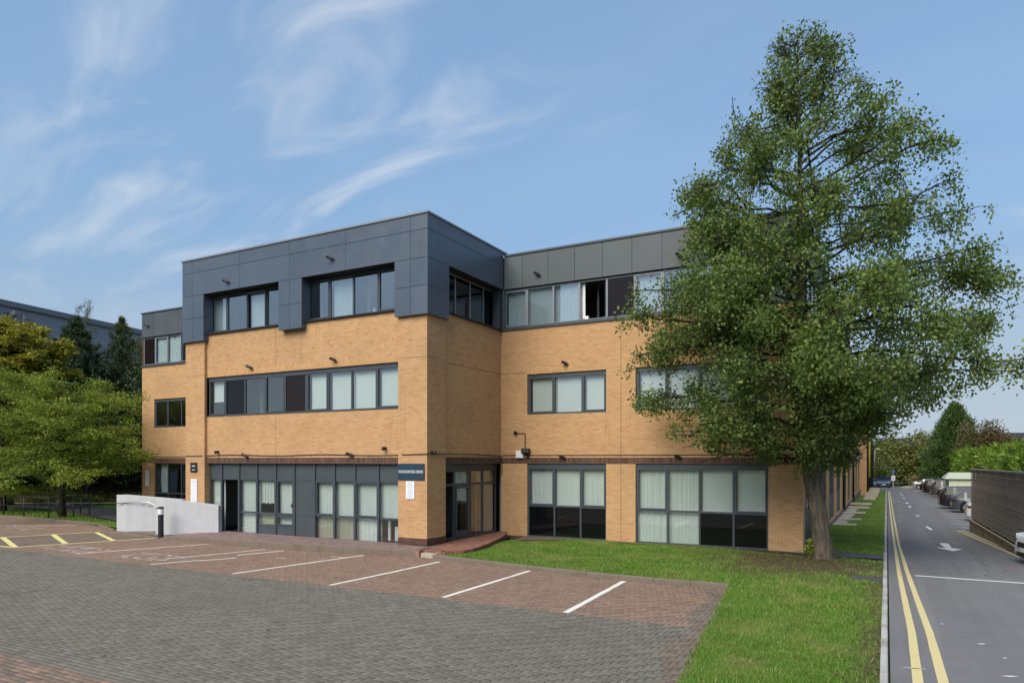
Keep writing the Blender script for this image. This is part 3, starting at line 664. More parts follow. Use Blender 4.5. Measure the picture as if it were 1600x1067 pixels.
def blades(name, X, Y_, Z, hmin, hmax, w, mat, label):
    n = len(X); a = rs.uniform(0, 2*math.pi, n); h = rs.uniform(hmin, hmax, n)*(.7+.7*np.clip(.5+.5*np.sin(X*3.1+1.3*np.sin(Y_*2.2))*np.sin(Y_*2.7+X), 0, 1))*np.where(rs.rand(n) < .03, 1.9, 1.0); ln = rs.normal(0, .45, (n, 2))*h[:, None]
    V = np.zeros((n, 3, 3)); ww = w*rs.uniform(.7, 1.4, n)
    V[:, 0] = np.stack([X-np.cos(a)*ww, Y_-np.sin(a)*ww, Z-.01], -1); V[:, 1] = np.stack([X+np.cos(a)*ww, Y_+np.sin(a)*ww, Z-.01], -1)
    V[:, 2] = np.stack([X+ln[:, 0], Y_+ln[:, 1], Z+h], -1)
    o = link(name, mesh_np(name, V.reshape(-1, 3), np.arange(3*n).reshape(n, 3)), mat); return tag(o, label, 'grass', kind='stuff')
def thin(X, Y_):                        # sparse where the earth is bare
    d = np.hypot(X-TREE_X+.5, (Y_-TREE_Y+1.2))*(1+.22*np.sin(X*2.3+Y_)*np.sin(Y_*3.1-X)); p = np.clip((d-1.0)/3.6, .05, 1)
    p = np.minimum(p, np.where(Y_ < 24, np.clip((-X-.08)/.65, .25, 1), 1))
    p = p*np.where(np.sin(X*1.9+2*np.sin(Y_*.8))*np.sin(Y_*1.7+1.5*np.sin(X*1.1)) > .72, .35, 1)
    p = p*np.where((X > -.9) & (X < -.05) & (Y_ > 19.45) & (Y_ < 20.35), 0, 1)
    p = p*np.where((Y_ > 23.5) & (Y_ < 24.97) & (X > -4.3), 0, 1)*np.where((X < -10.6) & (Y_ > 22.6), 0.0, 1)
    return (rs.rand(len(X)) < p) & ~in_poly(X, Y_, [(-13.6, 18.1), (-12.2, 18.1), (-11.7, 18.6), (-11.7, 19.5), (-11.9, 20.7), (-12.3, 22.3), (-12.6, 24.1), (-13.6, 24.1)])
Xs = []; Ys = []
n = 70000; y = rs.uniform(6, 17.2, n); x = xe(y)-.05+rs.rand(n)*(.0-xe(y)); Xs.append(x); Ys.append(y)
n = 105000; x = rs.uniform(-12.2, -.06, n); y = rs.uniform(17.1, 24.05, n); k = y > np.where(x < -3.25, np.interp(x, KX, KY)+.11, 17.1); Xs.append(x[k]); Ys.append(y[k])
n = 34000; y = 24.9+(rs.rand(n)**1.6)*50; x = rs.uniform(-2.25, -.06, n); Xs.append(x); Ys.append(y)
x = np.concatenate(Xs); y = np.concatenate(Ys); k = thin(x, y); k &= ~((y > 36.5) & (x < -1.15))
x, y = x[k], y[k]
near = y < 14
blades('grass', x[near], y[near], lawn_z(x[near], y[near]), .025, .065, .0055, M['blade'], 'short mown grass of the front lawn and verge')
blades('grass', x[~near], y[~near], lawn_z(x[~near], y[~near]), .025, .065, .008, M['blade'], 'short mown grass between the building and the kerb')
# a scatter of fallen leaves
def fallen(name, pts, size, stops, label):
    t = leaf(name+' colour', stops, .1); n = len(pts); V = np.zeros((n, 4, 3)); a = rs.uniform(0, 6.28, n); s = size*rs.uniform(.6, 1.3, n)
    for i, (da, r) in enumerate(((0, 1), (1.57, .55), (3.14, 1), (4.71, .55))):
        V[:, i] = np.stack([pts[:, 0]+np.cos(a+da)*s*r, pts[:, 1]+np.sin(a+da)*s*r, pts[:, 2]+.006+rs.uniform(0, .015, n)], -1)
    return tag(link(name, mesh_np(name, V.reshape(-1, 3), np.arange(4*n).reshape(n, 4)), t), label, 'leaves', kind='stuff')
n = 900; x = TREE_X+rs.normal(0, 1.7, n); y = TREE_Y-1.0+rs.normal(0, 1.4, n); k = (y < 23.5) & (y > 17.3) & (x < -.15); x, y = x[k], y[k]
x2 = -.45+rs.normal(0, .25, 260); y2 = rs.uniform(9, 23, 260); x2 = np.minimum(x2, -.12)
pts = np.stack([np.concatenate([x, x2]), np.concatenate([y, y2]), lawn_z(np.concatenate([x, x2]), np.concatenate([y, y2]))+.012], -1)
fallen('fallen_leaves', pts, .035, [(0, (.05,.03,.018)), (.6, (.12,.072,.035)), (1, (.22,.15,.06))], 'brown fallen leaves on the bare earth round the big tree')
q = np.array([(-12.6, 7.5, .0), (-10.9, 6.6, 0), (-11.6, 7.2, 0), (-6.6, 10.2, 0), (-7.8, 11.9, 0), (-4.2, 12.2, 0), (-3.9, 14.8, 0), (-9.9, 9.0, 0), (-5.0, 16.6, 0), (-3.5, 16.3, 0), (-3.6, 16.8, 0), (-3.7, 17.0, 0), (-4.0, 16.95, 0), (-4.4, 16.9, 0), (-3.45, 15.4, 0), (-9.2, 14.5, 0)])
fallen('stray_leaves', q, .045, [(0, (.10,.05,.025)), (1, (.25,.13,.05))], 'a few stray dead leaves lying on the block paving')
x = rs.uniform(.9, 3.4, 130); y = rs.uniform(22.0, 26.5, 130); fallen('road_leaves', np.stack([x, y, 0*x-.01], -1), .03, [(0, (.03,.025,.02)), (1, (.09,.06,.03))], 'dark leaf scraps scattered on the asphalt near the stop line')
# ------------------------------------------------------------------ the office building
class Face:
    def __init__(s, kind, c): s.k = kind; s.c = c
    def p(s, a, d, z): return (a, s.c-d, z) if s.k == 'S' else (s.c+d, a, z)
    def box(s, mb, s0, s1, d0, d1, z0, z1):
        if s.k == 'S': return mb.box(s0, s1, s.c-d1, s.c-d0, z0, z1)
        return mb.box(s.c+d0, s.c+d1, s0, s1, z0, z1)
def S(y): return Face('S', y)
def E_(x): return Face('E', x)

office = thing('office_building', 'three-storey tan brick office building with dark grey cladding round its top floor', 'building', (-13.47, 24.1, 0))

def wall(face, s0, s1, z0, z1, holes=(), reveal=0.16, mat='brick', name='wall'):
    m = MB(); ss = sorted({s0, s1, *[h[0] for h in holes], *[h[1] for h in holes]}); zz = sorted({z0, z1, *[h[2] for h in holes], *[h[3] for h in holes]})
    for a, b in zip(ss[:-1], ss[1:]):
        for c, d in zip(zz[:-1], zz[1:]):
            if any(h[0] <= a and b <= h[1] and h[2] <= c and d <= h[3] for h in holes): continue
            m.quad(face.p(a, 0, c), face.p(b, 0, c), face.p(b, 0, d), face.p(a, 0, d))
    for a, b, c, d in holes:
        r = -reveal
        m.quad(face.p(a, 0, c), face.p(a, 0, d), face.p(a, r, d), face.p(a, r, c)); m.quad(face.p(b, 0, d), face.p(b, 0, c), face.p(b, r, c), face.p(b, r, d))
        m.quad(face.p(a, 0, d), face.p(b, 0, d), face.p(b, r, d), face.p(a, r, d)); m.quad(face.p(b, 0, c), face.p(a, 0, c), face.p(a, r, c), face.p(b, r, c))
    return obj(name, m, M[mat], office)

def sheet_folds(face, s0, s1, z0, z1, d, amp, waves, seed, gather=0.0, rows=6, n=None):
    r = np.random.RandomState(seed); n = n or max(24, int((s1-s0)*46)); V = []; F = []
    ph = r.uniform(0, 6.28, 4)
    for j in range(rows):
        tz = j/(rows-1)
        for i in range(n):
            t = i/(n-1); w = waves*(1+.25*math.sin(3*t+ph[3]))
            dd = d+amp*(math.sin(6.28*w*t+ph[0])+.5*math.sin(6.28*w*2.3*t+ph[1])+.25*math.sin(9*tz+ph[2]+5*t))
            V.append(face.p(s0+(s1-s0)*t+gather*math.sin(3.1*tz)*(t-.5), dd, z0+(z1-z0)*tz))
    for j in range(rows-1):
        for i in range(n-1): F.append((j*n+i, j*n+i+1, (j+1)*n+i+1, (j+1)*n+i))
    m = MB(); m.add(V, F); return m

WSEED = [100]
def window(face, sed, zed, cells, name='window', mat='frame', fw=.055, depth=.07, sash=(), glass='glass', proud=.0, parent=None):
    """one glazed unit: sed column edges, zed row edges (bottom up), cells[row][col]"""
    m = MB(); d0, d1 = -depth, proud
    s0, s1, z0, z1 = sed[0], sed[-1], zed[0], zed[-1]
    face.box(m, s0, s0+fw, d0, d1, z0, z1); face.box(m, s1-fw, s1, d0, d1, z0, z1)
    face.box(m, s0+fw, s1-fw, d0, d1-.001, z0, z0+fw); face.box(m, s0+fw, s1-fw, d0, d1-.001, z1-fw, z1)
    for s in sed[1:-1]: face.box(m, s-fw*.62, s+fw*.62, d0+.002, d1+.004, z0+fw, z1-fw)
    for z in zed[1:-1]: face.box(m, s0+fw, s1-fw, d0+.004, d1-.004, z-fw*.6, z+fw*.6)
    win = obj(name, m, M[mat], parent or office)
    for r in range(len(zed)-1):
        for c in range(len(sed)-1):
            k = cells[r][c]; WSEED[0] += 1; sd = WSEED[0]
            a = sed[c]+(fw if c == 0 else fw*.62); b = sed[c+1]-(fw if c == len(sed)-2 else fw*.62)
            lo = zed[r]+(fw if r == 0 else fw*.6); hi = zed[r+1]-(fw if r == len(zed)-2 else fw*.6)
            if (r, c) in sash:
                q = MB(); w = .05
                face.box(q, a, a+w, -.045, .015, lo, hi); face.box(q, b-w, b, -.045, .015, lo, hi)
                face.box(q, a+w, b-w, -.045, .014, lo, lo+w); face.box(q, a+w, b-w, -.045, .014, hi-w, hi)
                face.box(q, a+.1, b-.1, .014, .024, hi-.03, hi-.012)
                obj('sash', q, M[mat], win); a += w; b -= w; lo += w; hi -= w
            def part(nm, mb_, mt, sm=False): return obj(nm, mb_, M[mt], win, smooth=sm)
            if k in 'gcbhevfdr':
                q = MB(); face.box(q, a-.008, b+.008, -.034, -.026, lo-.008, hi+.008); part('pane', q, 'glass_dark' if k == 'd' else glass)
            if k == 's': q = MB(); face.box(q, a-.008, b+.008, -.034, -.022, lo-.008, hi+.008); part('pane', q, 'spandrel')
            if k == 'k': q = MB(); face.box(q, a-.008, b+.008, -.034, -.020, lo-.008, hi+.008); part('pane', q, 'spandrel_brown')
            if k == 'p': q = MB(); face.box(q, a-.008, b+.008, -.04, -.012, lo-.008, hi+.008); part('panel', q, 'panel')
            if k == 'c': part('curtain', sheet_folds(face, a-.05, b+.05, lo-.06, hi+.05, -.17, .016, max(3, (b-a)*9), sd, .02), 'curtain', True)
            if k == 'e': part('curtain', sheet_folds(face, a-.05, b+.05, lo-.06, hi+.05, -.17, .012, max(3, (b-a)*8), sd, .02), 'beige', True)
            if k == 'f': part('foil_sheet', sheet_folds(face, a-.03, b+.03, lo-.03, hi, -.10, .022, 2.6, sd, .05, rows=14), 'foil', True)
            if k in 'bh':
                zlo = lo-.02 if k == 'b' else lo+(hi-lo)*.37
                q = sheet_folds(face, a+.035, b-.0, zlo, hi+.04, -.15, .003, .7, sd, 0, rows=5)
                face.box(q, a+.03, b+.005, -.165, -.14, zlo-.025, zlo); part('blind', q, 'blind', False)
                if k == 'b' and sd % 3 == 0:
                    q = MB(); face.box(q, a-.05, a+.025, -.22, -.10, lo-.05, hi+.05); part('reveal_lining', q, 'white')
            if k == 'v':
                q = MB(); n = max(4, int((b-a)/.075))
                for i in range(n):
                    sa = a+(b-a)*i/n; face.box(q, sa+.002, sa+(b-a)/n-.004, -.16-.01*(i % 2), -.157-.01*(i % 2), lo+.28*(hi-lo)-.03*(i % 3 == 0), hi+.03)
                part('vertical_blind', q, 'curtain')
    return win

def soldier(face, s0, s1, z0, z1, d, mat):
    m = MB(); face.box(m, s0, s1, -.05, d, z0, z1); return obj('soldier_course', m, M[mat], office)

# --- brick walls
SA, SP, SC_, EB = S(19.12), S(19.0), S(24.1), E_(-13.5)
wall(SA, -24.55, -14.67, 3.18, 8.2, [(-24.55, -14.67, 4.86, 6.46)], name='wall')
wall(SP, -25.72, -24.55, 0.0, 8.2); wall(SP, -14.67, -13.47, 0.0, 8.2)
wall(E_(-24.55), 19.0, 19.45, 0.0, 8.2); wall(Face('E', -13.47), 19.0, 20.11, 0.0, 8.2)
m = MB(); m.quad((-14.67, 19.0, 0), (-14.67, 19.0, 8.2), (-14.67, 19.45, 8.2), (-14.67, 19.45, 0)); m.quad((-25.72, 19.0, 0), (-25.72, 19.0, 8.2), (-25.72, 24.1, 8.2), (-25.72, 24.1, 0)); m.quad((-13.47, 20.11, 0), (-13.47, 20.11, 8.2), (-13.7, 20.11, 8.2), (-13.7, 20.11, 0)); obj('wall', m, M['brick'], office)
wall(EB, 20.11, 24.1, 3.18, 8.2)
C1, C2 = (-12.33, -9.07), (-7.95, -3.42)
wall(SC_, -13.5, -2.35, 0.0, 8.2, [(*C1, .10, 2.95), (*C2, .10, 2.95), (*C1, 4.85, 6.42), (*C2, 4.85, 6.42)])
wall(SC_, -36.3, -25.72, 0.0, 8.2, [(-35.22, -31.9, .10, 2.93), (-35.24, -31.9, 4.85, 6.40)])
ED = E_(-2.35); dbays = [(24.75, 28.9), (30.1, 34.4), (35.6, 39.9), (41.1, 45.4), (48.0, 52.3), (53.5, 57.8), (61.8, 66.1), (67.3, 71.6), (72.8, 77.1)]
wall(ED, 24.1, 78.0, -1.0, 8.2, [(a, b, .15, 2.95) for a, b in dbays]+[(a, b, 4.85, 6.42) for a, b in dbays])
EX = E_(-1.75); bbays = [(80, 83.6), (86, 89.6), (92, 95.6), (98, 101.6)]
wall(EX, 78.0, 108.0, -1.2, 8.2, [(a, b, -.2, 2.95) for a, b in bbays]+[(a, b, 4.85, 6.42) for a, b in bbays])
m = MB(); m.quad((-2.35, 78, -1.2), (-1.75, 78, -1.2), (-1.75, 78, 8.2), (-2.35, 78, 8.2)); m.quad((-1.75, 108, -1.2), (-20, 108, -1.2), (-20, 108, 11), (-1.75, 108, 11))
m.quad((-36.3, 24.1, 0), (-36.3, 24.1, 11), (-36.3, 40, 11), (-36.3, 40, 0)); m.quad((-20, 108, -1), (-20, 40, -1), (-20, 40, 11), (-20, 108, 11)); m.quad((-20, 40, 0), (-36.3, 40, 0), (-36.3, 40, 11), (-20, 40, 11))
obj('wall', m, M['brick'], office)
# --- brown band, soldier courses, plinths, movement joints
for f, a, b, d in ((SA, -24.55, -14.67, .012), (EB, 20.11, 24.09, .012), (SC_, -13.49, -2.35, .012), (SC_, -36.3, -25.72, .012)):
    soldier(f, a, b, 2.955, 3.18, d, 'brown')
soldier(ED, 24.11, 77.99, 2.955, 3.18, .012, 'brown'); soldier(EX, 78.01, 107.9, 2.955, 3.18, .012, 'brown')
for f, a, b, z in ((SA, -24.52, -14.69, 6.46), (SC_, *C1, 6.42), (SC_, *C2, 6.42), (SC_, -35.24, -31.9, 6.40)): soldier(f, a, b, z, z+.225, .004, 'soldier')
m = MB(); m.box(-14.675, -13.464, 18.994, 19.2, 0, .46); m.box(-13.49, -13.464, 19.2, 20.115, 0, .46); obj('plinth', m, M['plinth'], office)
m = MB(); m.box(-25.73, -24.545, 18.994, 19.2, 0, .30); obj('plinth', m, M['plinth'], office)
for a, b in ((-13.3, -12.33), (-9.07, -7.95)): m = MB(); m.box(a, b, 24.093, 24.2, 0, .12); obj('plinth', m, M['plinth'], office)
for a, b in (C1, C2): m = MB(); m.box(a-.02, b+.02, 24.07, 24.3, 0, .115); obj('brick_sill', m, M['plinth'], office)
for f, s, z0, z1 in ((SC_, -8.5, .12, 8.15), (SA, -20.62, 6.7, 8.2), (SA, -20.62, 3.2, 4.84), (SA, -19.3, 6.7, 8.2)):
    m = MB(); f.box(m, s-.006, s+.006, -.01, .003, z0, z1); obj('movement_joint', m, M['gap' if s > -9 else 'kerb'], office)
for f, a, b, z in ((SP, -14.67, -13.47, 6.55), (SP, -25.72, -24.55, 6.55), (Face('E', -13.47), 19.0, 20.11, 6.55), (EB, 20.11, 24.1, 6.5), (SC_, -13.5, -12.4, 6.5)):
    m = MB(); f.box(m, a, b, -.01, .003, z-.007, z+.007); obj('movement_joint', m, M['kerb'], office)
# --- weep vents over the openings, and a darker course of runs
vm = MB(); vm.box(-.006, .006, -.006, .004, -.035, .035); vmesh = bpy.data.meshes.new('weep_vent'); vmesh.from_pydata(vm.v, [], vm.f); vmesh.materials.append(M['gap'])
for f, a, b, z in ((SA, -24.3, -14.8, 6.73), (SA, -24.3, -14.8, 3.23), (SC_, -13.2, -2.6, 3.23), (SC_, -12.2, -9.1, 6.69), (SC_, -7.8, -3.5, 6.69), (SP, -25.5, -24.7, 7.6), (SA, -24.2, -14.9, 7.25)):
    for x in np.arange(a, b, .92):
        o = bpy.data.objects.new('weep_vent', vmesh); COL.objects.link(o); o.parent = office; q = f.p(x, 0, z); o.location = (q[0]+13.47, q[1]-24.1, q[2])
# --- first-floor windows
A1 = [-24.52, -23.52, -22.40, -21.27, -20.20, -19.11, -18.02, -16.90, -15.78, -14.69]
window(S(19.20), A1[:6], [4.87, 6.45], ['hdggk'], sash=((0, 0), (0, 3)))
window(S(19.20), A1[5:], [4.87, 6.45], ['bbbb'], sash=((0, 0), (0, 3)))
m = MB(); S(19.2).box(m, -24.52, -14.69, -.02, .02, 6.28, 6.45); obj('window_head', m, M['frame'], office)
m = MB(); S(19.2).box(m, -24.54, -14.68, -.02, .10, 4.86, 4.90); obj('window_sill', m, M['frame'], office)
window(S(24.17), [-12.33, -11.2, -10.05, -9.07], [4.86, 6.41], ['bbb'], sash=((0, 0), (0, 2)))
window(S(24.17), [-7.95, -6.8, -5.68, -4.54, -3.42], [4.86, 6.41], ['bbbb'], sash=((0, 0), (0, 3)))
window(S(24.17), [-35.23, -34.15, -33.05, -31.91], [4.86, 6.39], ['ggg'], sash=((0, 0),))
for a, b in ((-12.33, -9.07), (-7.95, -3.42), (-35.23, -31.91)):
    m = MB(); S(24.17).box(m, a+.01, b-.01, -.02, .02, 6.24, 6.39); obj('window_head', m, M['frame'], office)
# --- second-floor windows
A2 = [-24.62, -23.55, -22.43, -21.32, -20.1]
window(S(19.32), A2, [8.27, 9.80], ['bgbg'], sash=((0, 0),), glass='glass_sky_boost'); window(S(19.32), [-19.15, -18.05, -16.93, -15.80, -14.55], [8.27, 9.80], ['gbgg'], sash=((0, 0), (0, 3)), glass='glass_sky_boost')
m = MB(); S(19.3).box(m, -22.38, -22.33, -.03, .05, 8.33, 9.72); S(19.3).box(m, -21.37, -21.32, -.03, .05, 8.33, 9.72); S(19.3).box(m, -22.33, -21.37, -.05, .06, 9.64, 9.72); obj('opened_sash', m, M['frame'], office)
for s0, s1 in ((-24.7, -20.0), (-19.2, -14.5)): m = MB(); S(19.3).box(m, s0, s1, -.06, .26, 8.2, 8.262); obj('window_sill', m, M['gap'], office)
for x, w, h, mt in ((-17.5, .10, .28, 'white'), (-17.3, .08, .22, 'white'), (-17.85, .07, .2, 'white'), (-16.75, .35, .05, 'white'), (-16.5, .3, .09, 'white'), (-16.2, .12, .25, 'curtain'), (-22.9, .5, .04, 'white'), (-22.7, .5, .04, 'white')):
    m = MB(); m.lathe([(w*.5, 0), (w*.55, h*.4), (w*.3, h*.8), (w*.32, h)], (x, 19.62, 8.30), 10); obj('sill_ornament', m, M[mt], office)
m = MB(); m.box(-24.6, -14.6, 19.5, 19.85, 8.2, 8.29); obj('inner_sill', m, M['white'], office)
CX = [-13.40, -12.35, -11.23, -10.15, -9.06, -8.0, -6.95, -5.87, -4.77, -3.67, -2.42]
cw = window(S(24.15), CX, [8.30, 9.80], ['bbcxkbgbbb'], mat='frame_light', sash=((0, 0), (0, 5)), glass='glass_sky_boost')
m = MB(); a = Vector((-9.10, 24.2)); b = a+Vector((-.58, .62))                              # the casement that stands open, swung inwards
for p0, p1, z0, z1 in ((a, b, 8.36, 8.42), (a, b, 9.66, 9.72), (a, a+(b-a)*.08, 8.42, 9.66), (b-(b-a)*.08, b, 8.42, 9.66)):
    n = Vector((-(p1-p0).y, (p1-p0).x)).normalized()*.03
    m.prism([tuple(p0-n), tuple(p1-n), tuple(p1+n), tuple(p0+n)], z0, z1)
sash = obj('opened_sash', m, M['frame'], cw); m = MB(); a2, b2 = a+(b-a)*.08, b-(b-a)*.08; m.prism([tuple(a2), tuple(b2), tuple(b2+Vector((.004, .004))), tuple(a2+Vector((.004, .004)))], 8.42, 9.66); obj('pane', m, M['glass_sky_boost'], cw)
obj('curtain', sheet_folds(S(24.15), -10.09, -9.98, 8.4, 9.75, -.16, .02, 2, 11), M['curtain'], cw, smooth=True)
m = MB(); m.box(-10.0, -9.86, 24.3, 24.42, 8.30, 8.50); obj('sill_ornament', m, M['white'], office); m = MB(); m.box(-9.82, -9.55, 24.3, 24.45, 8.30, 8.37); obj('sill_ornament', m, M['yellowpipe'], office)
m = MB(); S(24.1).box(m, -13.5, -2.34, -.06, .06, 8.2, 8.31); obj('window_sill', m, M['frame'], office)
window(S(24.15), [-36.22, -35.22, -34.16, -33.08, -32.0, -30.9, -29.8], [8.30, 9.80], ['kffgfg'], mat='frame_light', sash=((0, 1),))
m = MB(); S(24.1).box(m, -36.32, -25.7, -.06, .06, 8.2, 8.31); obj('window_sill', m, M['frame'], office)
window(E_(-13.78), [20.15, 21.2, 22.22, 23.2, 24.02], [8.27, 9.80], ['dddd'], mat='frame_light', fw=.06)
m = MB(); m.box(-13.8, -13.42, 20.11, 24.08, 8.2, 8.262); obj('window_sill', m, M['gap'], office)
m = MB(); m.box(-13.74, -13.44, 23.86, 24.06, 8.262, 9.8); obj('corner_post', m, M['frame'], office)
m = MB(); S(24.1).box(m, -13.4, -13.3, -.05, .10, 8.31, 9.8); obj('corner_post', m, M['frame'], office)
# --- ground floor, glazed shopfront of the projecting block
GX = [-24.53, -23.8, -22.79, -21.77, -20.75, -19.77, -18.73, -17.76, -16.79, -15.72, -14.69]; GF = S(19.25)
window(GF, GX[:2], [.16, 2.33, 2.95], ['c', 'p']); 
window(GF, GX[1:3], [.16, 2.33, 2.95], ['x', 'p'], name='doorway')
window(GF, GX[2:4], [.16, 1.02, 2.33, 2.95], ['c', 'c', 'p']); window(GF, GX[3:5], [.16, .55, 1.02, 2.33, 2.95], ['p', 'e', 'v', 'p'])
d5 = window(GF, GX[4:6], [.16, .55, .97, 2.33, 2.95], ['p', 'c', 'c', 'p'], name='door', sash=((1, 0), (2, 0)))
m = MB(); GF.box(m, -19.90, -19.86, .03, .07, 1.28, 1.42); obj('handle', m, M['steel'], d5)
window(GF, GX[5:7], [.16, 1.0, 2.33, 2.95], ['p', 'p', 'p'])
window(GF, GX[6:], [.16, 1.03, 2.33, 2.95], ['eecg', 'cccc', 'pppp'], sash=((1, 0), (1, 2)))
m = MB(); [m.box(x, x+w, 19.5, 19.56, .25, z) for x, w, z in ((-15.5, .10, .95), (-15.2, .22, .75), (-14.95, .12, .98))]; obj('stored_boards', m, M['white'], office)
m = MB(); m.box(-23.6, -23.0, 20.6, 22.3, .2, .75); m.lathe([(.25, 0), (.32, .12), (.2, .26)], (-23.35, 20.9, .75), 12); obj('bed', m, M['beige'], office)
for a in GX[1:-1]:
    m = MB(); GF.box(m, a-.045, a+.045, -.06, .035, .16, 2.95); obj('mullion', m, M['frame'], office)
m = MB(); m.box(-24.5, -14.69, 19.14, 19.5, .0, .16); obj('threshold', m, M['kerb'], office)
m = MB(); m.box(-24.55, -14.67, 19.13, 19.6, 2.951, 2.954); obj('soffit', m, M['gap'], office)
# --- ground floor windows of the right and left wings
window(S(24.16), [-12.33, -11.19, -10.11, -9.07], [.115, 1.32, 2.945], ['sss', 'ccc'], sash=((1, 0), (1, 2)))
window(S(24.16), [-7.95, -6.8, -5.68, -4.54, -3.42], [.115, 1.29, 2.945], ['ccss', 'ccbb'], sash=((1, 0), (1, 3)))
for a, b in (C1, C2): m = MB(); S(24.16).box(m, a+.01, b-.01, -.02, .02, 2.74, 2.93); obj('window_head', m, M['frame'], office)
wl = window(S(24.16), [-35.21, -34.15, -33.05, -31.91], [.115, 1.30, 2.92], ['sss', 'ggg'])
obj('curtain', sheet_folds(S(24.16), -34.95, -34.45, 1.3, 2.9, -.2, .02, 3, 77, .2), M['curtain'], wl, smooth=True)
# --- entrance in the return wall
ent = window(E_(-13.66), [20.13, 20.95, 22.05, 22.95, 24.0], [.25, 2.2, 2.74], ['xgge', 'xggg'], name='entrance', fw=.075)
m = MB(); E_(-13.66).box(m, 20.13, 24.0, -.06, .02, 2.74, 2.95); obj('head_panel', m, M['frame'], ent)
m = MB(); E_(-13.66).box(m, 21.02, 21.10, -.05, .03, .28, 2.15); E_(-13.66).box(m, 21.90, 21.98, -.05, .03, .28, 2.15); E_(-13.66).box(m, 21.1, 21.9, -.05, .03, .28, .52); E_(-13.66).box(m, 21.1, 21.9, -.05, .03, 2.05, 2.15); obj('door_leaf', m, M['frame'], ent)
m = MB(); m.box(-14.2, -14.14, 22.15, 22.9, .25, 2.7); obj('inner_door', m, M['wood'], ent)
m = MB(); m.box(-14.0, -13.96, 22.95, 24.0, .25, 2.74); obj('inner_wall', m, M['cream'], ent)
m = MB(); m.box(-15.0, -14.9, 20.6, 22.1, .25, 2.7); obj('inner_wall', m, M['interior'], ent)
m = MB(); m.box(-13.9, -13.5, 20.11, 24.05, .0, .25); obj('threshold', m, M['plinth'], ent)
# --- east side
for i, (a, b) in enumerate(dbays):
    e = [a+(b-a)*k/4 for k in range(5)]
    window(E_(-2.42), e, [.16, 1.3, 2.94], ['pppp', 'bgbg'] if i % 2 else ['pppp', 'gbgb']); window(E_(-2.42), e, [4.86, 6.41], ['bgbb'])
for a, b in bbays: window(E_(-1.82), [a, (a+b)/2, b], [-.19, 2.94], ['gb']); window(E_(-1.82), [a, (a+b)/2, b], [4.86, 6.41], ['bg'])
for a, b, x in ((24.2, 77.9, -2.4), (78.1, 107.9, -1.8)):
    n = int((b-a)/1.5); window(E_(x), [a+(b-a)*k/n for k in range(n+1)], [8.30, 9.80], [('bgb'*40)[:n]], mat='frame')
    m = MB(); m.box(x-.05, x+.1, a, b, 8.2, 8.3); obj('window_sill', m, M['frame'], office)
for y, x in ((46.8, -2.27), (60.5, -2.27), (79.2, -1.67), (84.5, -1.67), (90.5, -1.67), (97.0, -1.67), (106, -1.67)):
    m = MB(); m.tube([(x, y, gz(y)-.1), (x, y, 9.7)], .075, 8); pipe = obj('downpipe', m, M['black'], office, smooth=True)
    if y == 84.5: m = MB(); m.tube([(x+.06, y-.1, 1.2), (x+.06, y-.1, 9.0)], .10, 8); obj('yellow_sleeve', m, M['yellowpipe'], pipe, smooth=True)
m = MB(); m.box(-2.36, -2.28, 29, 77.9, -1, .12); obj('plinth', m, M['kerb'], office)

# --- cladding: every panel its own piece
def panel(face, s0, s1, z0, z1, mat='clad_sky_tint', th=.02, d=0.0):
    m = MB(); g = .006; face.box(m, s0+g, s1-g, d-th, d, z0+g, z1-g); return obj('cladding_panel', m, M[mat], office, bevel=.003)
m = MB(); m.box(-25.70, -13.43, 18.892, 19.5, 9.815, 11.24); m.box(-13.9, -13.38, 18.95, 24.04, 9.815, 11.24)
m.box(-25.70, -24.50, 18.892, 19.55, 7.96, 9.82); m.box(-20.16, -19.07, 18.892, 19.35, 7.99, 9.82); m.box(-14.68, -13.43, 18.892, 19.6, 7.96, 9.82); m.box(-13.9, -13.385, 18.95, 20.12, 7.96, 9.82)
m.box(-13.5, -2.4, 24.075, 24.4, 9.815, 11.1); m.box(-36.2, -25.7, 24.075, 24.4, 9.815, 11.1); m.box(-2.6, -2.36, 24.4, 78, 9.815, 11.1); m.box(-2.36, -1.76, 77.9, 108, 9.815, 11.1)
obj('cladding_backing', m, M['gap'], office)  # dark joint backing; its black undersides also paint the shade of the soffits
FA, FB, FC = S(18.87), E_(-13.355), S(24.052)
RT, R1, R2, R3, RB = 11.27, 10.76, 9.82, 8.90, 7.94
cols = [-25.76, -25.14, -22.35, -19.64, -16.89, -14.06, -13.362]
for a, b in zip(cols[:-1], cols[1:]):
    panel(FA, a, b, R1, RT); panel(FA, a, b, R2, R1)
for p in ([-25.76, -25.14, -24.45], [-20.21, -19.62, -19.02], [-14.73, -14.06, -13.362]):
    for a, b in zip(p[:-1], p[1:]):
        panel(FA, a, b, R3, R2); panel(FA, a, b, RB+(.03 if p[0] == -20.21 else 0), R3)
for x in (-24.452, -19.022):                                     # returns that face the entrance
    for z0, z1 in ((R3, R2), (RB+.03, R3)): panel(E_(x), 18.872, 19.33, z0, z1)
for x0, x1, y1 in ((-25.74, -24.47, 19.3), (-20.19, -19.04, 19.33), (-14.71, -13.38, 19.3)): m = MB(); m.box(x0, x1, 18.88, y1, RB+(.035 if x0 == -20.19 else .005), RB+.045); obj('soffit', m, M['clad_sky_tint'], office)
m = MB(); m.box(-13.9, -13.37, 19.3, 20.15, RB+.005, RB+.04); obj('soffit', m, M['clad_sky_tint'], office)
colb = [18.872, 19.49, 22.02, 24.04]
for a, b in zip(colb[:-1], colb[1:]):
    panel(FB, a, b, R1, RT); panel(FB, a, b, R2, R1)
for a, b in ((18.872, 19.49), (19.49, 20.17)): panel(FB, a, b, R3, R2); panel(FB, a, b, RB, R3)
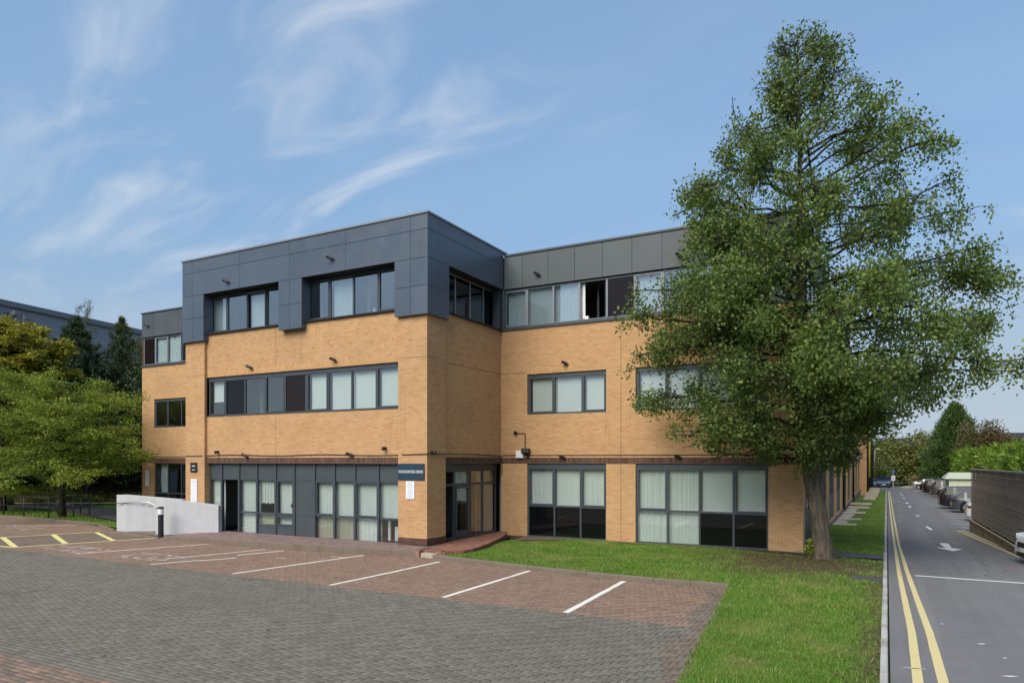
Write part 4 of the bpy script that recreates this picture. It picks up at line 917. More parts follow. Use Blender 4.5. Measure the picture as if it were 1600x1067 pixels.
cc = [-13.33, -12.52, -11.41, -10.31, -9.2, -8.07, -6.97, -5.87, -4.77, -3.67, -2.36]
for a, b in zip(cc[:-1], cc[1:]): panel(FC, a, b, 9.82, 11.11, 'clad_grey')
cw_ = [-36.25, -35.32, -34.2, -33.15, -32.05, -30.95, -29.85, -28.7, -27.6, -26.5, -25.74]
for a, b in zip(cw_[:-1], cw_[1:]): panel(FC, a, b, 9.82, 11.11, 'clad_grey')
yy = np.arange(24.06, 78, 2.2)
for a in yy[:-1]: panel(E_(-2.31), a, a+2.2, 9.82, 11.11, 'clad_grey')
panel(E_(-1.70), 78, 108, 9.82, 11.11, 'clad_grey')
m = MB(); m.box(-25.80, -13.318, 18.83, 19.2, 11.275, 11.335); m.box(-13.7, -13.318, 19.2, 24.3, 11.275, 11.335); m.box(-25.80, -25.5, 19.2, 24.6, 11.275, 11.335); obj('coping', m, M['frame_light'], office)
m = MB(); m.box(-13.32, -2.27, 24.01, 24.4, 11.12, 11.19); m.box(-36.30, -25.81, 24.01, 24.4, 11.12, 11.19); m.box(-2.6, -2.27, 24.4, 108, 11.12, 11.19); obj('coping', m, M['frame'], office)
m = MB(); m.box(-25.6, -13.6, 19.2, 24.6, 10.9, 11.0); m.box(-36.2, -2.5, 24.4, 40, 10.85, 10.98); m.box(-19.9, -2.5, 40, 107.9, 10.85, 10.98); obj('roof', m, M['gap'], office)
# --- rooms behind the glass
m = MB()
for z0, z1 in ((-.1, .15), (2.97, 3.9), (6.6, 7.9), (9.85, 10.3)):
    m.box(-25.6, -13.75, 19.6, 24.3, z0, z1); m.box(-36.1, -2.6, 24.45, 30, z0, z1); m.box(-14, -2.6, 30, 77.8, z0, z1); m.box(-14, -2.0, 78.2, 107.5, z0, z1)
obj('floor_slab', m, M['carpet'], office)
m = MB()
for x in (-22.4, -19.1, -16.8): m.box(x-.06, x+.06, 20.0, 23.3, .15, 9.9)
for x in (-33, -30, -13.6, -8.5, -5.7): m.box(x-.06, x+.06, 24.7, 27.8, .15, 9.9)
m.box(-25.6, -25.5, 19.6, 23.3, .15, 9.9); m.box(-25.5, -15.2, 23.3, 23.42, .15, 9.9); m.box(-13.8, -13.72, 24.5, 27.8, .15, 9.9); m.box(-36.1, -6.5, 27.8, 27.92, .15, 9.9); m.box(-6.5, -6.38, 27.8, 107, .15, 9.9)
obj('inner_wall', m, M['interior'], office)

# ------------------------------------------------------------------ things fixed to the walls
def spot(x, y, z, label, face='S', group='small black wall lights'):
    o = thing('wall_light', label, 'wall light', (x, y, z), 0 if face == 'S' else math.pi/2, group)
    m = MB(); m.lathe([(.045, 0), (.045, -.03)], (0, 0, 0), 12, 'y'); obj('mounting_plate', m, M['black'], o, local=True)
    m = MB(); m.tube([(0, -.03, 0), (0, -.06, .01)], .015, 8); m.tube([(-.09, -.17, .055), (.10, -.06, -.045)], .052, 12); obj('lamp_body', m, M['black'], o, local=True, smooth=False)
    return o
for x, y, z, lb in ((-23.0, 18.87, 10.15, 'black wall light on the blue cladding above the tilted top-floor window'), (-17.55, 18.87, 10.32, 'black wall light on the blue cladding above the top-floor window with sill ornaments'),
    (-21.95, 19.11, 6.72, 'black wall light above the dark end of the long first-floor window'), (-17.62, 19.11, 6.72, 'black wall light above the white blinds of the long first-floor window'),
    (-22.2, 19.11, 3.26, 'black wall light above the open ground-floor doorway'), (-16.85, 19.11, 3.28, 'black wall light above the curtained end of the ground-floor shopfront'),
    (-11.85, 24.05, 10.25, 'black wall light on the grey cladding near the inner corner'), (-6.35, 24.05, 10.2, 'black wall light on the grey cladding beside the tall tree'),
    (-10.7, 24.1, 6.75, 'black wall light above the three-pane first-floor window'), (-7.75, 24.1, 6.78, 'black wall light above the first-floor window half hidden by leaves'),
    (-10.8, 24.1, 3.2, 'black wall light over the curtained window with black lower panes'), (-6.4, 24.1, 3.2, 'black wall light over the four-pane window beside the tree trunk'),
    (-35.7, 24.05, 10.45, 'black wall light on the low grey wing beyond the ramp')):
    spot(x, y, z, lb)
def camera_dome(x, y, z, label, rz=0):
    o = thing('security_camera', label, 'camera', (x, y, z), rz, 'black security cameras')
    m = MB(); m.lathe([(.05, 0), (.05, -.05)], (0, 0, 0), 12, 'y'); m.tube([(0, -.04, 0), (0, -.10, -.01)], .022, 8); obj('bracket', m, M['black'], o, local=True)
    m = MB(); m.lathe([(.01, -.085), (.05, -.07), (.068, -.02), (.06, .035), (.02, .05)], (0, -.13, 0), 14); obj('housing', m, M['black'], o, local=True, smooth=True)
camera_dome(-23.85, 19.12, 3.42, 'black dome camera on the wall at the ramp end of the shopfront'); camera_dome(-15.3, 19.12, 3.50, 'black dome camera on the wall left of the blue name sign')
camera_dome(-13.47, 19.25, 3.35, 'black dome camera round the corner from the blue name sign', math.pi/2)
def cable(pts, r=.013):
    m = MB(); m.tube(pts, r, 6); return obj('cable', m, M['black'], office)
cable([(x, 19.10-(.12 if (x < -24.6 or x > -14.7) else 0), 3.27+.02*math.sin(x*1.3)) for x in np.linspace(-25.7, -13.45, 50)], .016)
cable([(-13.455, 18.985, 3.3), (-13.45, 20.1, 3.31), (-13.48, 22.0, 3.30), (-13.485, 24.05, 3.25)], .016)
cable([(-13.45, 24.085, 2.5), (-13.44, 24.085, 3.27), (-12.6, 24.085, 3.27)], .018); cable([(x, 24.085, 3.27) for x in np.linspace(-12.5, -2.4, 20)], .014)
cable([(x, 24.085, 3.25) for x in np.linspace(-36.2, -25.8, 12)], .014)
fl = thing('junction_box', 'white junction box on the wall cable beside the floodlight', 'box', (-12.62, 24.1, 3.18)); m = MB(); m.box(-.16, .16, -.12, 0, -.02, .27); obj('casing', m, M['white'], fl, local=True, bevel=.015); m = MB(); m.box(-.145, .145, -.128, -.12, 0, .25); obj('lid', m, M['white'], fl, local=True)
fl = thing('floodlight', 'square black floodlight tilted beside the white junction box', 'floodlight', (-12.33, 24.1, 3.38)); m = MB(); m.add([(-.16,-.10,-.08),(.16,-.10,-.08),(.16,-.24,.0),(-.16,-.24,.0),(-.16,-.02,.12),(.16,-.02,.12),(.16,-.20,.16),(-.16,-.20,.16)], [(0,1,2,3),(7,6,5,4),(3,2,6,7),(0,4,5,1),(1,5,6,2),(0,3,7,4)]); obj('housing', m, M['black'], fl, local=True); m = MB(); m.tube([(0,0,-.02),(0,-.1,0)], .03, 8); m.tube([(.05,-.02,-.1),(.05,-.1,-.2)], .05, 8); obj('bracket', m, M['black'], fl, local=True)
al = thing('alarm_sensor', 'small black sensor on a bent conduit above the junction box', 'sensor', (-12.83, 24.1, 4.15)); m = MB(); m.box(-.06, .06, -.10, 0, -.06, .07); obj('head', m, M['black'], al, local=True, bevel=.01); m = MB(); m.tube([(.05,-.03,-.02),(.42,-.03,-.02),(.42,-.03,-.75)], .017, 6); obj('conduit', m, M['black'], al, local=True)

M['sign_blue'] = plain('navy sign plate', (0.016,0.040,0.066), 0.4, var=0.06); M['lettering'] = plain('white lettering', (0.80,0.82,0.84), 0.5, var=0.02)
M['sign_white'] = plain('white notice board', (0.74,0.77,0.80), 0.45, var=0.03); M['print'] = plain('blue grey print', (0.42,0.48,0.60), 0.6, var=0.15, scale=40); M['blue'] = plain('bright blue board', (0.03,0.16,0.48), 0.45, var=0.1)
def text(parent, s, size, loc, rot, mat, name='lettering', sx=1.0):
    c = bpy.data.curves.new(name, 'FONT'); c.body = s; c.size = size; c.align_x = 'CENTER'; c.align_y = 'CENTER'; c.extrude = .003; c.space_character = 1.08
    tmp = bpy.data.objects.new(name, c); COL.objects.link(tmp); bpy.context.view_layer.update()
    me = bpy.data.meshes.new_from_object(tmp.evaluated_get(bpy.context.evaluated_depsgraph_get())); bpy.data.objects.remove(tmp)
    me.materials.clear(); o = link(name, me, mat, parent); o.location = loc; o.rotation_euler = rot; o.scale = (sx, 1, 1); return o
def sign(name, label, x0, x1, z0, z1, y, mat, cat='sign', group=None):
    o = thing(name, label, cat, ((x0+x1)/2, y, z0), 0, group); m = MB(); w = (x1-x0)/2; m.box(-w, w, -.035, 0, 0, z1-z0); obj('plate', m, mat, o, local=True, bevel=.004); return o
sg = sign('name_sign', 'navy sign with white capital letters on the corner pier', -14.67, -13.56, 2.41, 2.97, 19.0, M['sign_blue'])
text(sg, 'FOXHUNTER DRIVE', .138, (.0, -.040, .28), (math.pi/2, 0, 0), M['lettering'], sx=.78)
def notice(o, w, h, rows, seed, mat='print'):
    r = random.Random(seed)
    for i in range(rows):
        z = h*(1-(i+.7)/(rows+.4)); ln = w*r.uniform(.45, .85); m = MB(); m.box(-ln/2, ln/2, -.039, -.035, z-.011, z+.011 if i else z+.02); obj('print_line', m, M[mat], o, local=True)
o = sign('notice_board', 'white printed notice board below the navy name sign', -14.32, -13.97, 1.77, 2.37, 19.0, M['sign_white']); notice(o, .34, .58, 8, 1)
o = sign('notice_board', 'white printed notice board below the small dark sign by the shopfront', -25.36, -24.98, 1.36, 2.30, 19.0, M['sign_white']); notice(o, .36, .92, 9, 2)
o = sign('notice_board', 'narrow white notice board beside the left wing ground-floor window', -35.98, -35.68, 1.65, 2.5, 24.1, M['sign_white']); notice(o, .28, .8, 8, 3)
o = sign('wall_sign', 'small dark sign with two pale lines on the left pier', -25.38, -24.98, 2.58, 2.98, 19.0, M['black']); notice(o, .36, .36, 2, 4, 'sign_white')
o = sign('blue_notice', 'bright blue notice plate below the white board on the left pier', -25.27, -25.03, .93, 1.35, 19.0, M['blue'])
m = MB(); m.lathe([(.055, -.036), (.055, -.04)], (0, 0, .27), 14, 'y'); m.box(-.03, .03, -.041, -.036, .12, .2); obj('print_symbol', m, M['sign_white'], o, local=True); m = MB(); m.box(-.08, .08, -.04, -.035, .06, .10); obj('print_line', m, M['sign_white'], o, local=True)

# ------------------------------------------------------------------ ramp walls, bollard
def ramp_wall(label, foot, zb, tops):
    o = thing('ramp_wall', label, 'wall', (foot[0][0], foot[0][1], 0), 0, 'rendered ramp walls'); m = MB(); m.prism(foot, zb, tops); obj('wall_body', m, M['render'], o, bevel=.02)
    return o
w1 = ramp_wall('pale rendered ramp wall with steel handrail, the one further from the doorway', [(-29.35, 18.31), (-28.75, 18.31), (-26.3, 19.12), (-26.4, 19.6), (-29.2, 18.75)], -.1, [1.58, 1.58, 1.40, 1.40, 1.58])
m = MB(); m.tube([(-29.25, 18.18, 1.22), (-28.0, 18.42, 1.30), (-27.6, 18.56, 1.30), (-26.6, 18.86, .98)], .017, 10); obj('handrail', m, M['steel'], w1, smooth=True)
for x, y, z in ((-28.9, 18.26, 1.25), (-27.9, 18.46, 1.30)): m = MB(); m.tube([(x, y, z), (x, y, z-.08), (x+.02, y+.12, z-.1)], .012, 8); obj('rail_bracket', m, M['steel'], w1)
w2 = ramp_wall('pale rendered ramp wall running up to the open doorway', [(-26.42, 18.12), (-25.80, 18.08), (-23.56, 18.88), (-23.60, 19.10), (-26.3, 18.42)], -.1, [1.54, 1.54, 1.27, 1.27, 1.5])
m = MB(); m.tube([(-26.75, 18.05, 1.18), (-26.35, 18.02, 1.2), (-26.2, 18.08, 1.1)], .017, 10); obj('handrail', m, M['steel'], w2, smooth=True)
b = thing('bollard', 'black bollard with a broad white band by the ramp wall', 'bollard', (-25.35, 17.62, 0))
m = MB(); m.lathe([(.105, -.1), (.105, .93), (.10, .93), (.10, .95)], (0,0,0), 20); obj('post', m, M['blackmetal'], b, local=True); m = MB(); m.lathe([(.1085, .93), (.1085, 1.15)], (0,0,0), 20); obj('white_band', m, M['white'], b, local=True); m = MB(); m.lathe([(.112, 1.15), (.112, 1.21), (.09, 1.235)], (0,0,0), 20); obj('cap', m, M['blackmetal'], b, local=True)
# ------------------------------------------------------------------ trees
def leaves_mesh(name, C, L, W, droop, rng, flat=0.0, dirs=None):
    """C leaf bases (n,3); L, W leaf length and width; droop pulls the leaf axis down; flat keeps the blade horizontal"""
    n = len(C); a = rng.normal(0, 1, (n, 3)) if dirs is None else dirs+rng.normal(0, .45, (n, 3))
    a[:, 2] = a[:, 2]*(1-flat)-droop; a /= np.linalg.norm(a, axis=1, keepdims=True)+1e-9
    r = rng.normal(0, 1, (n, 3)); r[:, 2] *= (1-flat); s = np.cross(a, r); 
    if flat: s[:, 2] *= (1-flat*.8)
    s /= np.linalg.norm(s, axis=1, keepdims=True)+1e-9; nn = np.cross(a, s)
    l = (L*rng.uniform(.65, 1.25, n))[:, None]; w = (W*rng.uniform(.7, 1.2, n))[:, None]
    V = np.zeros((n, 4, 3)); V[:, 0] = C; V[:, 2] = C+a*l
    V[:, 1] = C+a*l*.42+s*w*.5+nn*w*.12; V[:, 3] = C+a*l*.42-s*w*.5+nn*w*.12
    b = (np.arange(n)*4)[:, None]; F = np.concatenate([b+np.array([[0, 1, 2]]), b+np.array([[0, 2, 3]])])
    return mesh_np(name, V.reshape(-1, 3), F)

def clusters(P, k, sig, rng, zs=1.0):
    Q = np.repeat(P, k, 0)+rng.normal(0, 1, (len(P)*k, 3))*np.array([sig, sig, sig*zs]); return Q

def path(p0, d0, L, n, rng, wob=.12, grav=0.0):
    P = [np.array(p0, float)]; d = np.array(d0, float); d /= np.linalg.norm(d)
    for i in range(n):
        d = d+rng.normal(0, wob, 3)+np.array([0, 0, grav]); d /= np.linalg.norm(d); P.append(P[-1]+d*L/n)
    return P

def tree_big():
    rng = np.random.RandomState(21); bx, by = TREE_X, TREE_Y
    t = thing('broadleaf_tree', 'tall broadleaf tree with a furrowed leaning trunk at the building corner', 'tree', (bx, by, 0.05))
    R = np.array([CT, ST, 0]); Fw = np.array([-ST, CT, 0])
    k = 20.7/1084                                             # metres for one pixel of its height
    def up(v): return 3.1+(718-v)*k
    def tx(u): return (u-1285)*k
    prof = [(25, 1225, 1265), (60, 1205, 1320), (100, 1180, 1345), (150, 1135, 1372), (200, 1095, 1425), (250, 1050, 1455), (300, 1032, 1495), (345, 1030, 1520), (385, 1045, 1500),
            (430, 985, 1505), (470, 940, 1542), (520, 915, 1565), (580, 955, 1575), (615, 965, 1550), (636, 988, 1500), (652, 1005, 1420), (675, 1030, 1380), (700, 1090, 1350), (725, 1180, 1325), (755, 1220, 1310)]
    Zp = np.array([up(p[0]) for p in prof])[::-1]; Lp = np.array([tx(p[1]) for p in prof])[::-1]; Rp = np.array([tx(p[2]) for p in prof])[::-1]
    trunk = [(1285, 890, .46), (1285, 872, .35), (1282, 840, .295), (1277, 790, .265), (1268, 740, .255), (1260, 700, .24), (1255, 620, .22), (1252, 520, .18), (1252, 420, .14), (1250, 300, .095), (1248, 180, .055), (1246, 80, .025), (1245, 35, .010)]
    tz = np.array([up(a[1]) for a in trunk]); tX = np.array([tx(a[0]) for a in trunk]); tr = np.array([a[2] for a in trunk])
    def tp(z, fw=0.0): return np.array([bx, by, 0])+R*np.interp(z, tz, tX)+np.array([0, 0, z])
    zz = np.concatenate([np.linspace(-.15, 6, 26), np.linspace(6.4, up(35), 24)])
    m = MB(); pts = [tp(z)+np.array([.02*math.sin(z*2.1), .02*math.cos(z*1.7), 0]) for z in zz]; rad = [.92*float(np.interp(z, tz, tr)) for z in zz]; rad[0] = .46; rad[1] = .38
    m.tube(pts, rad, 18)
    V = np.array(m.v)                                           # buttresses and lumps
    ang = np.arctan2(V[:, 1]-by, V[:, 0]-bx); f = 1+.10*np.sin(ang*5+V[:, 2]*.4)*np.clip(1.6-V[:, 2], .25, 1.3)+.035*np.sin(ang*9+V[:, 2]*3)
    cx = np.interp(V[:, 2], zz, [p[0] for p in pts]); cy = np.interp(V[:, 2], zz, [p[1] for p in pts])
    V[:, 0] = cx+(V[:, 0]-cx)*f; V[:, 1] = cy+(V[:, 1]-cy)*f; m.v = [tuple(p) for p in V]
    obj('trunk', m, M['bark'], t, smooth=True)
    br = MB(); tips = []; tdirs = []
    def env(P):                                                # inside the crown and clear of the building
        d = P-np.array([bx, by, 0]); xr = d@R[:3]; fr = d@Fw[:3]; z = P[:, 2]
        lo = np.interp(z, Zp, Lp); hi = np.interp(z, Zp, Rp); c = (lo+hi)/2; w = (hi-lo)/2
        e = ((xr-c)/np.maximum(w, .2))**2+(fr/np.maximum(w*.92, .2))**2
        ok = (e < 1.10+.16*np.sin(z*2.7+xr*.8)*np.sin(xr*1.9+fr*1.3)) & (z > Zp[0]) & (z < Zp[-1]) & ~((P[:, 0] < -2.05) & (P[:, 1] > 23.75) & (z < 11.35))
        return ok
    nl = 120
    for i in range(nl):
        f = i/(nl-1); z0 = up(725)+(up(60)-up(725))*f**1.05; phi = i*2.39996+rng.uniform(-.35, .35)
        dirh = R*math.cos(phi)+Fw*math.sin(phi)
        if dirh[1] > .35 and dirh[0] < .75 and z0 < 9.0: phi += math.pi; dirh = -dirh          # no limb grows into the wall
        zl = min(up(52), z0+(.35+1.6*f)*rng.uniform(.5, 1.3))
        lo, hi = np.interp(zl, Zp, Lp), np.interp(zl, Zp, Rp); c = (lo+hi)/2; w = (hi-lo)/2
        xr = c+w*math.cos(phi)*rng.uniform(.70, 1.08); fr = w*.92*math.sin(phi)*rng.uniform(.7, 1.0)
        end = np.array([bx, by, 0])+R*xr+Fw*fr+np.array([0, 0, zl-rng.uniform(0, .8)*(1-f)])
        st = tp(z0); mid = (st+end)/2+np.array([0, 0, .10*np.linalg.norm(end-st)*rng.uniform(.4, 1.5)])+rng.normal(0, .15, 3)
        ts = np.linspace(0, 1, 10); L = np.linalg.norm(end-st); wv = rng.normal(0, .05*L, (2, 3))
        P = [(1-a)**2*st+2*a*(1-a)*mid+a*a*end for a in ts]; P = [p+wv[0]*math.sin(3.14*j/9)+wv[1]*math.sin(6.28*j/9)+rng.normal(0, .03, 3)*(0 < j < 9) for j, p in enumerate(P)]
        r0 = .014+.010*L*(1-.35*f); br.tube(P, [r0*(1-.88*a)+.005 for a in ts], 6)
        ns = int(5+L*(3.2-.6*f)+.22*L*L*(1-f))
        for s in range(ns):
            a = rng.uniform((.20 if f < .42 else .38) if L > 2 else .15, 1.0); j = min(8, int(a*9)); p = P[j]+(P[j+1]-P[j])*(a*9-j); tan = (P[j+1]-P[j]); tan /= np.linalg.norm(tan)
            d = tan*.75+rng.normal(0, .5, 3); d[2] = d[2]*.55+.05; l2 = (.50+.26*L*(1-a))*rng.uniform(.6, 1.3)
            Q = path(p, d, l2, 4, rng, .2, -.10)
            if not env(np.array([Q[4]]))[0]: continue
            br.tube(Q, [.013, .010, .008, .006, .003], 4, cap=False)
            for w_ in range(2+int(l2*2.4)):
                b = rng.uniform(.25, 1.0); jj = min(3, int(b*4)); q = Q[jj]+(Q[jj+1]-Q[jj])*(b*4-jj)
                d3 = rng.normal(0, .7, 3); d3[2] -= .15; T = path(q, d3, rng.uniform(.18, .5), 2, rng, .2, -.2)
                br.tube(T, [.005, .004, .002], 3, cap=False); tips += [T[1], T[2]]
            tips += [Q[3], Q[4]]
    tips = np.array(tips); tips = tips[env(tips)]
    def lump(P):                                               # boughs stand apart: open seams run through the crown
        x, y, z = P[:, 0], P[:, 1], P[:, 2]
        return (np.sin(x*1.9+.7*np.sin(z*1.3))*np.sin(z*2.3+.9*np.sin(x*.8+y))+.6*np.sin(y*2.1+z*1.1)*np.cos(x*2.6-z*.7)+.35*np.sin(x*4.1+z*3.3+y*2.7))
    hf = np.clip((tips[:, 2]-3)/12.5, 0, 1); dx = np.abs((tips-np.array([bx, by, 0]))@R); tips = tips[(lump(tips) > -.85+.70*hf) & (rng.rand(len(tips)) < 1-.42*hf)]
    # light and dark: some clusters fuller than others
    Cn = np.concatenate([clusters(tips, 6, .11, rng, 1.35), clusters(tips[rng.rand(len(tips)) < .42], 10, .13, rng, 1.6)])
    Cn = Cn[env(Cn)]
    V = np.array(br.v); o = obj('branches', br, M['bark_dark'], t)
    link('crown', leaves_mesh('crown', Cn-np.array(t.location), .108, .078, .75, rng), M['leaf_main'], t)
    # a shoot at the foot of the trunk
    C = np.array([bx-.32, by-.28, .45])+rng.normal(0, 1, (90, 3))*np.array([.07, .07, .20]); tag(link('shoot', leaves_mesh('shoot', C-np.array(t.location), .10, .07, .3, rng), M['leaf_cherry'], t), kind='stuff')
    return len(Cn)
NLEAF = tree_big()

def layered_tree(label, base, height, radius, seed, mat, nl=34, zlow=1.6, leafs=(.13, .055), kleaf=9, tr=.17, clip=None, bark='bark_dark', lean=(0, 0), group=None, tiers=7):
    """a spreading tree whose boughs lie in flat tiers"""
    rng = np.random.RandomState(seed); t = thing('spreading_tree', label, 'tree', (*base, gz(base[1])), 0, group); b = np.array([*base, gz(base[1])])
    m = MB(); zz = np.linspace(-.1, height*.9, 12); pts = [b+np.array([lean[0]*z+.05*math.sin(z), lean[1]*z+.05*math.cos(z*1.3), z]) for z in zz]
    m.tube(pts, [tr*(1.35 if i == 0 else 1)*(1-.9*z/height)+.01 for i, z in enumerate(zz)], 10); obj('trunk', m, M[bark], t, smooth=True)
    br = MB(); tips = []
    for i in range(nl):
        f = i/(nl-1); f = .75*round(f*tiers)/tiers+.25*f; z0 = zlow+(height*.86-zlow)*f; phi = i*2.39996+rng.uniform(-.4, .4); prof = math.sqrt(max(.05, 1-((f-.30)/.78)**2))
        L = radius*prof*rng.uniform(.75, 1.05); st = np.array([np.interp(z0, zz, [p[j] for p in pts]) for j in range(2)]+[b[2]+z0])
        d = np.array([math.cos(phi), math.sin(phi), .22+.45*f]); P = path(st, d, L, 8, rng, .09, -.045)
        br.tube(P, [.045*(1-j/9)+.006 for j in range(9)], 5)
        for s in range(int(L*4.2)+3):
            a = rng.uniform(.15, 1); j = min(7, int(a*8)); p = P[j]+(P[j+1]-P[j])*(a*8-j); tan = P[j+1]-P[j]; tan /= np.linalg.norm(tan)
            d = tan*.6+np.array([rng.normal(0, .75), rng.normal(0, .75), rng.normal(.02, .10)]); l2 = (.3+.34*L*(1-a))*rng.uniform(.6, 1.2)+.2
            Q = path(p, d, l2, 3, rng, .14, -.06); br.tube(Q, [.012, .009, .006, .003], 3, cap=False)
            for e in range(2+int(l2*4)):
                c = rng.uniform(.1, 1); jj = min(2, int(c*3)); tips.append(Q[jj]+(Q[jj+1]-Q[jj])*(c*3-jj))
            tips.append(Q[3])
    tips = np.array(tips); C = clusters(tips, kleaf, .17, rng, .30); 
    if clip is not None: C = C[clip(C)]
    obj('branches', br, M[bark], t); link('crown', leaves_mesh('crown', C-b, leafs[0], leafs[1], .62, rng, flat=.45), M[mat], t); return t

def blob_tree(name, label, base, height, crown, seed, mat, nclump=160, k=26, size=.22, bark='bark_dark', tr=.2, cat='tree', group=None, sig=.42, droop=.25, trunk=True, zcut=None, width=.62):
    """a rounded crown built of leafy clumps on limbs: crown = (zc, rx, ry, rz)"""
    rng = np.random.RandomState(seed); z0 = gz(base[1]); b = np.array([*base, z0]); t = thing(name, label, cat, tuple(b), 0, group)
    zc, rx, ry, rz = crown; u = rng.normal(0, 1, (nclump, 3)); u /= np.linalg.norm(u, axis=1, keepdims=True)
    lob = 1+.22*np.sin(u[:, 0]*4+seed)*np.cos(u[:, 1]*5+seed*.7)+.15*np.sin(u[:, 2]*6+seed*1.3)
    rr = (rng.rand(nclump)**.42)[:, None]*lob[:, None]; P = u*rr*np.array([rx, ry, rz])+np.array([0, 0, zc])
    P = P[P[:, 2] > (zcut if zcut is not None else .15)]
    if trunk:
        m = MB(); zz = np.linspace(-.15, zc+rz*.6, 8); m.tube([(.06*math.sin(z), .06*math.cos(z), z) for z in zz], [tr*(1-.85*i/7) for i in range(8)], 8); obj('trunk', m, M[bark], t, smooth=True, local=True)
        m = MB()
        for q in P[::max(1, len(P)//46)]:
            s = np.array([0, 0, max(.25*zc, min(zc+rz*.3, q[2]-.45*np.hypot(q[0], q[1])))]); m.tube([s, (s+q)/2+np.array([0, 0, .05*rz]), q], [tr*.28, tr*.16, .012], 5, cap=False)
        obj('branches', m, M[bark], t, local=True)
    C = clusters(P, k, sig, rng, .8); C = C[C[:, 2] > .03]; link('crown', leaves_mesh('crown', C, size, size*width, droop, rng), M[mat], t); return t

def pine(label, base, height, radius, seed, mat, nl=60, size=.34, k=34, zlow=.12, tr=.17, group='pines in front of the warehouse', gaps=1.0):
    rng = np.random.RandomState(seed); b = np.array([*base, gz(base[1])]); t = thing('pine_tree', label, 'tree', tuple(b), 0, group)
    m = MB(); zz = np.linspace(-.1, height, 10); m.tube([(.05*math.sin(z), .05*math.cos(z), z) for z in zz], [tr*(1-.93*i/9) for i in range(10)], 8); obj('trunk', m, M['bark_dark'], t, smooth=True, local=True)
    br = MB(); C = []; D = []
    for i in range(nl):
        f = i/(nl-1); z = height*(zlow+(1-zlow)*f); phi = i*2.39996+rng.uniform(-.3, .3); L = radius*min(1, (1-f)*1.45)**.75*rng.uniform(.65, 1.08)+.12
        d = np.array([math.cos(phi), math.sin(phi), .35+.35*f]); P = path((0, 0, z-.2*L), d, L, 5, rng, .08, .05); br.tube(P, [.04*(1-j/6)+.005 for j in range(6)], 4, cap=False)
        for s in range(int(4+L*3.4*gaps)):
            a = rng.uniform(.3, 1.02); j = min(4, int(a*5)); p = P[j]+(P[j+1]-P[j])*min(1, a*5-j)+rng.normal(0, .18*L*.5+.06, 3)*np.array([1, 1, .6])
            q = np.repeat(p[None], k, 0)+rng.normal(0, .055, (k, 3)); q[:, 2] += rng.uniform(-.05, .26, k); C.append(q); dd = rng.normal(0, .5, (k, 3)); dd[:, 2] = np.abs(dd[:, 2])+.7; D.append(dd)
    C = np.concatenate(C); D = np.concatenate(D); obj('branches', br, M['bark_dark'], t, local=True); link('crown', leaves_mesh('crown', C, size*.62, size*.12, 0, rng, dirs=D), M[mat], t); return t

def cypress(name, label, base, height, radius, seed, mat, n=900, k=22, size=.55, power=.8, group=None, cat='tree'):
    rng = np.random.RandomState(seed); b = np.array([*base, gz(base[1])]); t = thing(name, label, cat, tuple(b), 0, group)
    m = MB(); m.tube([(0, 0, -.1), (0, 0, height*.9)], [.3, .03], 8); obj('trunk', m, M['bark_dark'], t, local=True)
    f = rng.rand(n)**1.25; z = .2+f*(height-.3); phi = rng.uniform(0, 6.283, n); lobe = 1+.16*np.sin(phi*5+z*.9)+.12*np.sin(phi*3-z*1.7)
    r = radius*np.clip(1-f, 0, 1)**power*lobe*(rng.rand(n)**.35)*np.clip(.55+f*3, 0, 1); P = np.stack([np.cos(phi)*r, np.sin(phi)*r, z], -1)
    D = np.stack([np.cos(phi), np.sin(phi), .9+.5*f], -1); C = np.repeat(P, k, 0)+rng.normal(0, size*.38, (n*k, 3)); D = np.repeat(D, k, 0)
    link('crown', leaves_mesh('crown', C, size*.75, size*.22, 0, rng, dirs=D*.8), M[mat], t); return t

# --- left: trees, lawn, path, bank, railings, warehouse
OFFICE_CLEAR = lambda C: ~((C[:, 0] > -36.6) & (C[:, 1] > 23.8))
layered_tree('light green spreading tree on the lawn left of the ramp walls', (-38.0, 20.75), 7.3, 5.6, 5, 'leaf_cherry', nl=46, zlow=2.5, kleaf=9, clip=OFFICE_CLEAR)
layered_tree('light green spreading tree at the left edge behind the railings', (-45.2, 21.4), 8.3, 5.4, 9, 'leaf_cherry', nl=44, zlow=1.1, kleaf=9)
layered_tree('yellowing spreading tree rising behind the light green trees', (-50.2, 24.1), 13.0, 4.7, 13, 'leaf_maple', nl=84, zlow=3.6, leafs=(.22, .11), kleaf=11, tiers=11, tr=.25)
pine('dense dark pine in front of the grey warehouse', (-55.5, 31.4), 13.8, 4.5, 4, 'needle', nl=150, size=.46, k=44)
pine('slim open pine nearest the building wing', (-54.3, 34.3), 14.3, 3.1, 6, 'needle_light', nl=110, size=.42, k=32, gaps=.9)
